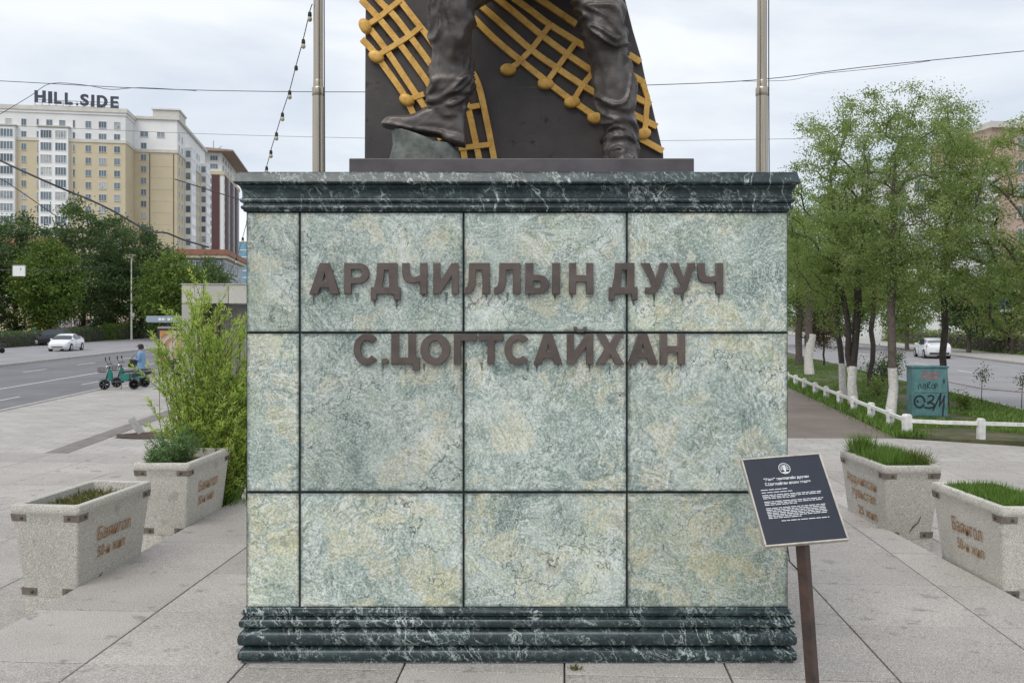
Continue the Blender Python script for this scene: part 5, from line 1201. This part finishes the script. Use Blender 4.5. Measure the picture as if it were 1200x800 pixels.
# ------------------------------------------------------------------ bus stop, billboard, stone portal
def busstop():
    Zb = 47.; t = T('bus_shelter', 'bus shelter with grey-blue canopy behind the willow shrub', 'bus shelter', (xp(206, Zb), Zb, -.28), rad(-4))
    k = Zb/F; zt_ = CH-(368-HZ)*k+.2; zb = CH-(377-HZ)*k+.2
    MB().prism([(-1.35, zb+.15), (-1.3, zt_-.02), (2.3, zt_), (2.3, zb), (-1.25, zb+.05)], -.6, 1.2, lambda u, v, d: Vector((u, d, v))).build('canopy', mat('canopy_metal', (.26, .31, .38), .45, .15, 1, 0), t, bevel=.02)
    for i, (a, b) in enumerate(((-.65, -.5), (-.47, -.35), (-.32, -.28), (-.17, -.02), (.02, .15), (.2, .34))): MB().box(a, b, -.612, -.602, (zb+zt_)/2-.05, (zb+zt_)/2+.08).build('canopy_letter', M['white'], t)
    for u in (-.9, 1.9): MB().box(u-.05, u+.05, .8, .9, 0, zb+.02).build('post', M['steel'], t)
    MB().box(-.84, 1.84, .84, .86, .4, zb-.2).build('glass_panel', M['glass'], t)
    MB().box(-.6, 1.6, .3, .7, .42, .48).build('bench', M['concrete'], t); 
    for u in (-.4, 1.4): MB().box(u-.04, u+.04, .4, .6, 0, .42).build('bench_leg', M['steel'], t)
    Za = 41.; t = T('advertising_panel', 'framed advertising panel with brown and orange poster', 'billboard', (xp(200, Za), Za, -.28), rad(8))
    k = Za/F; z1 = CH-(383-HZ)*k+.2; w = 14.5*k
    MB().box(-w, w, 0, .18, .75, z1).build('case', M['black'], t, bevel=.02)
    s_ = NT('poster_print'); v = s_.mapping(s_.obj, (1, 1, .8), (0, .6, 0)); c_ = s_.ramp(s_.noise(v, 1.5, 3, .45, 1.2), [(.3, (.50, .36, .33)), (.45, (.62, .50, .47)), (.55, (.30, .16, .10)), (.63, (.62, .30, .07)), (.75, (.16, .10, .09))])
    MB().box(-w+.09, w-.09, -.012, -.002, .95, z1-.09).build('poster', s_.done(c_, .35), t)
    MB().box(-w, w, -.02, .2, z1+.004, z1+.10).build('top_rail', M['greyroof'], t)
    for u in (-w*.6, w*.6): MB().box(u-.06, u+.06, .04, .14, 0, .75).build('leg', M['steel'], t)
    Zk = 30.; k = Zk/F; t = T('stone_portal', 'pale stone-clad portal standing behind the willow shrub', 'portal', (xp(213, Zk), Zk, -.28))
    z0 = CH-(353-HZ)*k+.2; z1 = CH-(330-HZ)*k+.2; st_m = make_granite('pale_cladding', (.44, .43, .38), .3, .3)
    MB().box(.0, 3.8, .06, 1.6, z0+.02, z1-.03).build('lintel_core', M['grout'], t); MB().box(.03, .62, .06, 1.6, 0, z0).build('pillar_core', M['grout'], t); MB().box(2.75, 3.7, .06, 1.6, 0, z0).build('pillar_core', M['grout'], t)
    for i, (a, b) in enumerate(((0, .71), (.73, 1.55), (1.57, 2.35), (2.37, 3.1), (3.12, 3.8))): MB().box(a, b, 0, .055, z0+.01, z1-.02).build('cladding_panel', st_m, t, bevel=.006, seg=1)
    MB().box(-.03, 3.83, -.03, 1.63, z1-.015, z1+.02).build('coping', M['concrete'], t)
    for i in range(3):
        MB().box(0, .65, 0, .055, .01+i*1.05, 1.04+i*1.05 if i < 2 else z0-.01).build('cladding_panel', st_m, t, bevel=.006, seg=1); MB().box(2.72, 3.72, 0, .055, .01+i*1.05, 1.04+i*1.05 if i < 2 else z0-.01).build('cladding_panel', st_m, t, bevel=.006, seg=1)
    MB().box(.64, 2.73, 1.2, 1.3, 0, z0).build('back_wall', M['concrete'], t); MB().box(1.0, 1.14, .3, .5, 0, z0).build('inner_post', M['steel'], t)
busstop()
# ------------------------------------------------------------------ street lamp, wires
def lamp():
    Zl = 117.; t = T('street_lamp', 'slim grey street lamp post before the dark trees', 'street lamp', (xp(154, Zl), Zl, -.28))
    h_ = 95*Zl/F
    MB().tube([(0, 0, 0), (0, 0, h_*.5), (0, 0, h_)], [.13, .1, .07], 8).build('pole', M['fence'], t, smooth=True)
    MB().tube([(0, 0, h_-.1), (.5, -.6, h_+.25), (.9, -1.2, h_+.3)], .05, 6).build('arm', M['fence'], t); MB().box(.7, 1.1, -1.7, -1.1, h_+.25, h_+.4).build('lamp_head', M['greyroof'], t, bevel=.03)
    MB().box(-.05, .45, -.2, -.05, h_*.28, h_*.33).build('control_box', M['fence'], t)
lamp()
M['wire'] = mat('overhead_wire', (.05, .05, .055), .7, .2, 2, 0)
def wire(label, pts, r, Zs=None):
    q = [P(x, y, Z) for x, y, Z in pts]
    tag(MB().tube([Vector(a) for a in dense([tuple(a) for a in q], 4)], r, 5).build('overhead_wire', M['wire']), label, 'wire')
wire('long overhead wire passing behind both flagpoles', [(-60, 93, 42), (0, 95, 42), (200, 105, 40), (427, 108, 38), (600, 104, 37), (757, 100, 36), (885, 94, 35), (1010, 79, 34), (1100, 70, 33), (1200, 60, 32), (1260, 55, 31)], .016)
wire('slack wire looping up from the cream tower to the long wire', [(-30, 150, 40), (0, 134, 40), (35, 113, 40), (60, 98, 40), (100, 100, 39), (130, 105, 39), (165, 103, 39), (230, 106.5, 39)], .014)
wire('slack wire joining the long wire near the elms', [(870, 95.5, 35.2), (905, 95, 35), (930, 93.5, 35), (960, 87, 34.6), (1010, 82, 34), (1060, 76, 33.6), (1090, 71.5, 33.2)], .010)
wire('thin high wire crossing in front of the apartment tower', [(-40, 146, 90), (0, 147, 90), (240, 157, 88), (427, 162, 86), (600, 165, 84), (770, 165, 82), (915, 163, 80), (1050, 160, 78)], .018)
wire('thick black cable sagging across the apartment tower', [(-30, 172, 30), (0, 188, 30), (50, 211, 30), (85, 226, 31), (98, 231, 31), (130, 246, 31.5), (165, 266, 32), (180, 272, 32), (195, 273, 32), (215, 281, 32.5), (245, 290, 33)], .034)
wire('thin cable across the lower windows of the apartment tower', [(-30, 196, 36), (0, 209, 36), (25, 225, 36), (48, 241, 36.5), (70, 256, 37)], .018)
wire('cable running from the striped tower towards the pedestal', [(205, 210, 55), (243, 222, 55), (262, 228, 55), (285, 235, 55), (310, 240, 55)], .035)
wire('short horizontal wire carrying a small white plate', [(-40, 316, 60), (0, 316.5, 60), (40, 316.5, 60), (75, 316, 61), (120, 313, 63)], .03)
hp = T('hanging_plate', 'small white plate hanging on a wire over the road', 'sign', P(22.5, 316.5, 59.9))
MB().box(-.42, .42, -.03, .03, -.40, .34).build('plate', M['white'], hp, bevel=.01)
for x0, x1, z0, z1 in ((-.44, .44, .30, .34), (-.44, .44, -.42, -.39), (-.44, -.41, -.389, .299), (.41, .44, -.389, .299)): MB().box(x0, x1, -.045, -.031, z0, z1).build('rim', M['greyroof'], hp)
for u in (-.3, .3): MB().box(u-.03, u+.03, -.04, .04, .341, .42).build('hanger', M['steel'], hp)
MB().box(.08, .16, -.036, -.0305, -.02, .14).build('mark', M['greyroof'], hp)
# ------------------------------------------------------------------ cars
def car(label, loc, rz, paint, suv=False, group=None):
    t = T('car', label, 'car', loc, rz, group); hs = 1.16 if suv else 1.
    S_ = [(0, .58, .34, .60, .63, .40), (.10, .76, .22, .66, .71, .55), (.45, .85, .18, .76, .83, .66), (1.05, .875, .17, .90, .985, .70), (1.62, .88, .17, .93, 1.32, .64), (2.15, .88, .17, .95, 1.475, .60), (2.8, .88, .17, .98, 1.47, .60), (3.5, .88, .18, 1.02, 1.33 if not suv else 1.46, .58), (4.1, .86, .20, 1.04, 1.13 if not suv else 1.40, .60), (4.36, .82, .28, .96, 1.03, .64), (4.47, .72, .36, .80, .86, .60)]
    rings = []
    for x, hw_, zb, zs, zt_, ht in S_:
        zb, zs, zt_ = zb*hs, zs*hs, zt_*hs
        half = [(hw_*.90, zb), (hw_*.99, zb+.12), (hw_, (zb+zs)/2+.05), (hw_*.975, zs-.05), (hw_*.93, zs), (ht+(.05 if zt_-zs > .15 else .1), zt_-.05*(zt_-zs > .15)), (ht*.8, zt_), (0, zt_+.012)]
        full = [(y, z) for y, z in half]+[(-y, z) for y, z in half[-2::-1]]
        rings.append([Vector((x, y, z)) for y, z in full])
    n = len(rings[0]); bodyf = []; gl = {'side_window': [], 'windscreen': [], 'rear_window': []}; vs = [p for r in rings for p in r]
    for i in range(len(rings)-1):
        for j in range(n):
            f = (i*n+j, i*n+(j+1) % n, (i+1)*n+(j+1) % n, (i+1)*n+j)
            if i in (4, 5, 6) and j in (4, 9): gl['side_window'].append(f)
            elif i == 3 and j in (5, 6, 7, 8): gl['windscreen'].append(f)
            elif i == 7 and j in (5, 6, 7, 8): gl['rear_window'].append(f)
            else: bodyf.append(f)
    bodyf += [tuple(range(n-1, -1, -1)), tuple(range((len(rings)-1)*n, len(rings)*n))]
    b = MB(); b.v = [tuple(v_) for v_ in vs]; b.f = bodyf; b.build('body', paint, t, smooth=True, angle=50)
    for nm, fs in gl.items():
        b = MB(); b.v = [tuple(v_) for v_ in vs]; b.f = fs; me = bpy.data.meshes.new(nm); me.from_pydata(b.v, [], b.f)
        bm = bmesh.new(); bm.from_mesh(me); bmesh.ops.delete(bm, geom=[v_ for v_ in bm.verts if not v_.link_faces], context='VERTS'); bm.to_mesh(me); bm.free(); me.materials.append(M['glass']); link(nm, me, t)
    for x in (.86, 3.58):
        for sy in (-1, 1):
            Mx = Matrix.Translation((x, sy*.80, .315*hs)) @ Matrix.Rotation(-sy*PI/2, 4, 'X'); R_ = .315*hs
            MB().lathe([(R_+.06, -.02), (R_+.06, .088), (R_+.02, .09)], 20, Mx).build('wheel_arch', M['black'], t)
            w = MB().lathe([(R_*.6, -.1), (R_, -.09), (R_, .085), (R_*.93, .1), (R_*.66, .1)], 20, Mx).build('wheel', M['tyre'], t, smooth=True)
            MB().lathe([(R_*.66, .06), (R_*.66, .102), (R_*.6, .106), (R_*.2, .112), (.02, .113)], 10, Mx).build('rim', M['rim'], w)
    for sy in (-1, 1):
        MB().prism([(.06, .60), (.5, .68), (.58, .78), (.2, .71)], .0, .03, lambda u, v, d: Vector((u, sy*(.76+.09*min(1, u/.45)+d), v*hs))).build('headlight', M['chrome'], t)
        MB().prism([(4.1, .78), (4.34, .76), (4.34, 1.0), (4.08, .98)], .0, .03, lambda u, v, d: Vector((u, sy*(.80+d), v*hs))).build('tail_light', RED, t)
        MB().box(1.2, 1.38, sy*.9-.09, sy*.9+.09, .95*hs, 1.07*hs).build('wing_mirror', paint, t, bevel=.03)
        MB().box(2.0, 2.03, sy*.8772, sy*.8815, .3*hs, .9*hs).build('door_seam', M['black'], t)
    MB().box(-.015, .05, -.45, .45, .34*hs, .42*hs).build('grille', M['black'], t); MB().box(-.03, -.016, -.22, .22, .44*hs, .54*hs).build('number_plate', M['white'], t)
    MB().box(4.42, 4.49, -.66, .66, .33*hs, .46*hs).build('rear_bumper', M['black'], t); MB().box(4.49, 4.5, -.22, .22, .62*hs, .72*hs).build('number_plate', M['white'], t)
    MB().box(4.28, 4.36, -.62, .62, 1.03*hs, 1.06*hs).build('spoiler', M['black'], t)
    return t
RED = mat('tail_lamp_red', (.35, .02, .02), .3, .1, 4, 0)
s = NT('white_car_paint'); PAINT_W = s.done((.74, .75, .76), .25, 0, .5, **{'Coat Weight': .6})
s = NT('black_car_paint'); PAINT_B = s.done((.012, .013, .016), .2, 0, .5, **{'Coat Weight': .6})
c0 = G(67, 411.8); car('white hatchback driving along the service road', c0, rad(98), PAINT_W)
c0 = G(28, 408); car('black car parked behind the low clipped hedge', Vector((xp(29, 92.), 92., -.28)), rad(35), PAINT_B, suv=True)
c0 = G(1101, 420.5, -.40); car('white hatchback on the side road seen from behind', c0+Vector((.94, 4.4, 0)), rad(258), PAINT_W)
c0 = Vector((xp(1192, 80), 80, -.28)); car('pale parked car glimpsed below the blue shop sign', c0, rad(15), PAINT_W)
# ------------------------------------------------------------------ rental mopeds
TEAL = mat('turquoise_plastic', (.012, .18, .15), .4, .15, 5, 0)
def moped(label, loc, rz):
    t = T('moped', label, 'moped', loc, rz, None); r = .205
    for x in (0, 1.12):
        Mx = Matrix.Translation((x, 0, r)) @ Matrix.Rotation(PI/2, 4, 'X')
        tr = [(r-.055, -.028), (r-.01, -.034), (r, -.015), (r, .015), (r-.01, .034), (r-.055, .028)]
        w = MB().lathe(tr+[tr[0]], 24, Mx); w.build('wheel', M['tyre'], t, smooth=True)
        wo = [c for c in t.children if c.name.startswith('wheel')][-1]
        MB().lathe([(.05, -.05), (.05, .05)], 12, Mx).build('hub', M['black'], wo)
        sp = MB()
        for k in range(6): a = 2*PI*k/6; sp.tube([(x+.04*math.cos(a), 0, r+.04*math.sin(a)), (x+(r-.05)*math.cos(a), 0, r+(r-.05)*math.sin(a))], .010, 5)
        sp.build('spokes', M['rim'] if x == 0 else M['black'], wo)
        MB().loft([[Vector((x+(r+.03)*math.cos(a), y, r+(r+.03)*math.sin(a))) for y in (-.05, .05)]+[Vector((x+(r+.045)*math.cos(a), y, r+(r+.045)*math.sin(a))) for y in (.05, -.05)] for a in [rad(35+i*14) for i in range(9)]]).build('mudguard', TEAL if x == 0 else M['black'], t)
    MB().tube([(0, 0, r), (.10, 0, .55), (.2, 0, .92)], [.028, .032, .03], 8).build('fork', M['black'], t)
    MB().loft([[Vector((x, -w, z0)), Vector((x, w, z0)), Vector((x, w*.9, z1)), Vector((x, -w*.9, z1))] for x, w, z0, z1 in ((.12, .05, .46, .72), (.18, .07, .42, .84), (.25, .08, .34, .80), (.31, .06, .30, .62))]).build('front_panel', TEAL, t, bevel=.02)
    MB().box(.28, .72, -.11, .11, .27, .33).build('footboard', M['black'], t, bevel=.02)
    MB().loft([[Vector((x, -w, z0)), Vector((x, w, z0)), Vector((x, w*.85, z1)), Vector((x, -w*.85, z1))] for x, w, z0, z1 in ((.66, .08, .34, .58), (.74, .10, .34, .62), (.92, .11, .38, .64), (.98, .10, .42, .64))]).build('battery_cover', TEAL, t, bevel=.02)
    MB().loft([[Vector((x, -w, z0)), Vector((x, w, z0)), Vector((x, w*.85, z1)), Vector((x, -w*.85, z1))] for x, w, z0, z1 in ((1.03, .10, .46, .64), (1.2, .10, .50, .655), (1.38, .06, .57, .665))]).build('tail_panel', M['black'], t, bevel=.02)
    MB().loft([[Vector((x, -w, z)), Vector((x, w, z)), Vector((x, w*.85, z+h_)), Vector((x, -w*.85, z+h_))] for x, w, z, h_ in ((.60, .08, .665, .06), (.8, .13, .675, .08), (1.15, .13, .69, .085), (1.36, .1, .71, .07))]).build('seat', M['black'], t, bevel=.02)
    MB().tube([(.2, -.33, 1.0), (.17, -.18, 1.03), (.17, .18, 1.03), (.2, .33, 1.0)], .016, 8).build('handlebar', M['black'], t)
    for sy in (-1, 1):
        MB().tube([(.17, sy*.24, 1.03), (.12, sy*.27, 1.2)], .008, 5).build('mirror_stem', M['black'], t)
        MB().box(.10, .125, sy*.27-.045, sy*.27+.045, 1.17, 1.31).build('mirror', M['black'], t, bevel=.01)
    MB().lathe([(.03, 0), (.065, .02), (.07, .06), (.05, .075)], 12, Matrix.Translation((.14, 0, .90)) @ Matrix.Rotation(-PI/2, 4, 'Y')).build('headlight', M['chrome'], t, smooth=True)
    bk = MB()
    for z in (.72, .80, .88): bk.tube([(-.22, -.15, z), (.03, -.15, z), (.03, .15, z), (-.22, .15, z), (-.22, -.15, z)], .008, 4)
    for x, y in ((-.22, -.15), (-.1, -.15), (.03, -.15), (-.22, .15), (-.1, .15), (.03, .15), (-.22, 0)): bk.tube([(x, y, .70), (x, y, .89)], .006, 4)
    bk.box(-.22, .03, -.15, .15, .70, .712); bk.build('basket', M['steel'], t)
    MB().tube([(.62, .06, .3), (.58, .2, .005)], .012, 6).build('side_stand', M['steel'], t); MB().tube([(.95, 0, .38), (1.12, .07, r)], .02, 6).build('swing_arm', M['black'], t)
    MB().box(1.37, 1.40, -.05, .05, .58, .65).build('tail_light', RED, t)
    return t
q1 = G(122.5, 456.5); moped('turquoise rental moped parked in front', q1, rad(9))
mo = [o for o in bpy.data.objects if o.name == 'moped'][0]; mo['label'] = 'turquoise rental moped nearer the plaza, its basket facing the road'
dup(mo, G(133.5, 455.5)+Vector((-.22, .75, 0)), rad(6), 'turquoise rental moped parked directly behind another moped, next to the woman')
dup(mo, Vector((xp(-16, 72), 72, -.28)), rad(20), 'turquoise moped on the service road beside the round hedge bush')
dup(mo, Vector((xp(186, 38), 40, -.28)), rad(75), 'turquoise moped parked under the advertising panel')
# ------------------------------------------------------------------ person
SKIN = mat('skin', (.42, .25, .18), .6, .1, 9, 0); COAT = mat('light_blue_cloth', (.20, .33, .52), .8, .25, 14, .4, 30); HAIR = mat('dark_hair', (.02, .013, .012), .6, .3, 30, .2); BAG = M['black']
def person():
    q = G(165.5, 452.); t = T('person', 'person in long light blue coat and dark cap standing by the mopeds', 'person', q, rad(182))
    # faces local +X; body one skin grown from a joint skeleton
    V = [(0, 0, .93), (0, 0, 1.15), (.01, 0, 1.38), (.02, 0, 1.46), (.035, 0, 1.53), (.03, 0, 1.63),
         (0, .09, .88), (.03, .10, .48), (-.02, .10, .08), (.13, .11, .03), (0, -.09, .88), (-.02, -.10, .48), (-.08, -.10, .08), (.07, -.11, .03),
         (0, .17, 1.38), (.02, .22, 1.10), (.24, .14, 1.16), (.31, .10, 1.20), (0, -.17, 1.38), (-.02, -.23, 1.10), (.16, -.2, .95), (.22, -.19, .90)]
    E_ = [(0, 1), (1, 2), (2, 3), (3, 4), (4, 5), (0, 6), (6, 7), (7, 8), (8, 9), (0, 10), (10, 11), (11, 12), (12, 13), (2, 14), (14, 15), (15, 16), (16, 17), (2, 18), (18, 19), (19, 20), (20, 21)]
    rd = [.13, .125, .13, .055, .08, .085, .085, .06, .042, .035, .085, .06, .042, .035, .06, .045, .033, .03, .06, .045, .033, .03]
    # hands: short finger chains rooted in the palms
    for root_, sgn in ((17, 1), (21, -1)):
        b0 = Vector(V[root_])
        for k, (dx, dz) in enumerate(((.075, .022), (.085, .008), (.08, -.008), (.065, -.022))):
            i = len(V); V += [tuple(b0+Vector((dx*.5, -sgn*.012, dz))), tuple(b0+Vector((dx, -sgn*.035, dz*1.2)))]; rd += [.009, .008]; E_ += [(root_, i), (i, i+1)]
        i = len(V); V += [tuple(b0+Vector((.02, -sgn*.03, .03))), tuple(b0+Vector((.05, -sgn*.05, .035)))]; rd += [.010, .009]; E_ += [(root_, i), (i, i+1)]
    me = bpy.data.meshes.new('body'); me.from_pydata(V, E_, []); o = link('body', me, t)
    md = o.modifiers.new('s', 'SKIN'); 
    for i, sv in enumerate(me.skin_vertices[0].data): sv.radius = (rd[i], rd[i]); sv.use_root = (i == 0)
    md.use_smooth_shade = True; sb = o.modifiers.new('b', 'SUBSURF'); sb.levels = 1; sb.render_levels = 1
    apply_mods(o); o.data.materials.clear(); o.data.materials.append(SKIN)
    def er(c, rx, ry, n=18, wob=0, z0=0): return [Vector((c[0]+rx*math.cos(a)*(1+wob*math.sin(5*a+z0*9)), c[1]+ry*math.sin(a)*(1+wob*math.sin(5*a+z0*9)), c[2])) for a in [2*PI*k/n for k in range(n)]]
    MB().loft([er((0, 0, .30), .20, .25, wob=.06, z0=.3), er((0, 0, .6), .185, .235, wob=.05, z0=.5), er((0, 0, .95), .165, .215, wob=.02), er((0, 0, 1.15), .145, .19), er((.005, 0, 1.34), .15, .215), er((.01, 0, 1.42), .12, .19), er((.015, 0, 1.48), .07, .09)]).build('coat', COAT, t, smooth=True)
    for pts in ([(0, .15, 1.39), (.02, .235, 1.10), (.21, .15, 1.15)], [(0, -.15, 1.39), (-.02, -.245, 1.10), (.13, -.21, .97)]): MB().tube(pts, [.085, .075, .055], 12).build('sleeve', COAT, t, smooth=True)
    for y, x in ((.10, -.02), (-.10, -.08)):
        MB().loft([er((x, y, .32), .075, .075, 12), er((x+.005, y, .1), .06, .06, 12), er((x+.01, y, .06), .065, .06, 12)]).build('trouser_leg', M['black'], t, smooth=True)
        MB().loft([[Vector((x+d, y+w*math.cos(a), h_*(.5+.5*math.sin(a)))) for a in [2*PI*k/10 for k in range(10)]] for d, w, h_ in ((-.07, .035, .07), (0, .05, .1), (.1, .052, .08), (.18, .045, .06), (.21, .02, .03))]).build('shoe', M['black'], t, smooth=True)
    MB().loft([er((.0, 0, 1.56), .10, .095), er((.0, 0, 1.62), .115, .105), er((.01, 0, 1.69), .10, .095), er((.015, 0, 1.735), .05, .05)]).build('hair', HAIR, t, smooth=True)
    MB().loft([er((.03, 0, 1.665), .125, .108), er((.025, 0, 1.70), .12, .108), er((.02, 0, 1.755), .09, .085), er((.02, 0, 1.77), .03, .03)]).build('cap', HAIR, t, smooth=True)
    MB().loft([[Vector((.11+u, y*(1-u*2), 1.66+.012)) for y in (-.085, -.03, .03, .085)]+[Vector((.11+u, y*(1-u*2), 1.652)) for y in (.085, .03, -.03, -.085)] for u in (0, .06, .11)]).build('cap_brim', HAIR, t)
    for y in (-.033, .033): MB().lathe([(.002, -.012), (.012, 0), (.002, .012)], 8, Matrix.Translation((.112, y, 1.60))).build('eye', M['black'], t)
    MB().loft([er((.115, 0, 1.545), .022, .018, 8), er((.118, 0, 1.565), .024, .016, 8), er((.10, 0, 1.61), .012, .010, 8)]).build('nose', SKIN, t, smooth=True)
    MB().box(.100, .116, -.024, .024, 1.518, 1.530).build('mouth', mat('lips', (.32, .10, .09), .5, .1, 9, 0), t, bevel=.004)
    bgq = q+Vector((-.30, -.12, 0)); bt = T('shoulder_bag', 'black bag carried by the person in blue', 'bag', bgq+Vector((0, 0, .80)))
    MB().loft([[Vector((x, y, z)) for x, y in ((-w, -.06), (w, -.06), (w, .06), (-w, .06))] for w, z in ((.15, -.02), (.19, .05), (.17, .22), (.11, .32))]).build('pouch', BAG, bt, bevel=.02)
    MB().tube([(-.1, 0, .31), (.02, .0, .46), (.2, .06, .62), (.12, 0, .31)], .012, 5).build('strap', BAG, bt)
person()
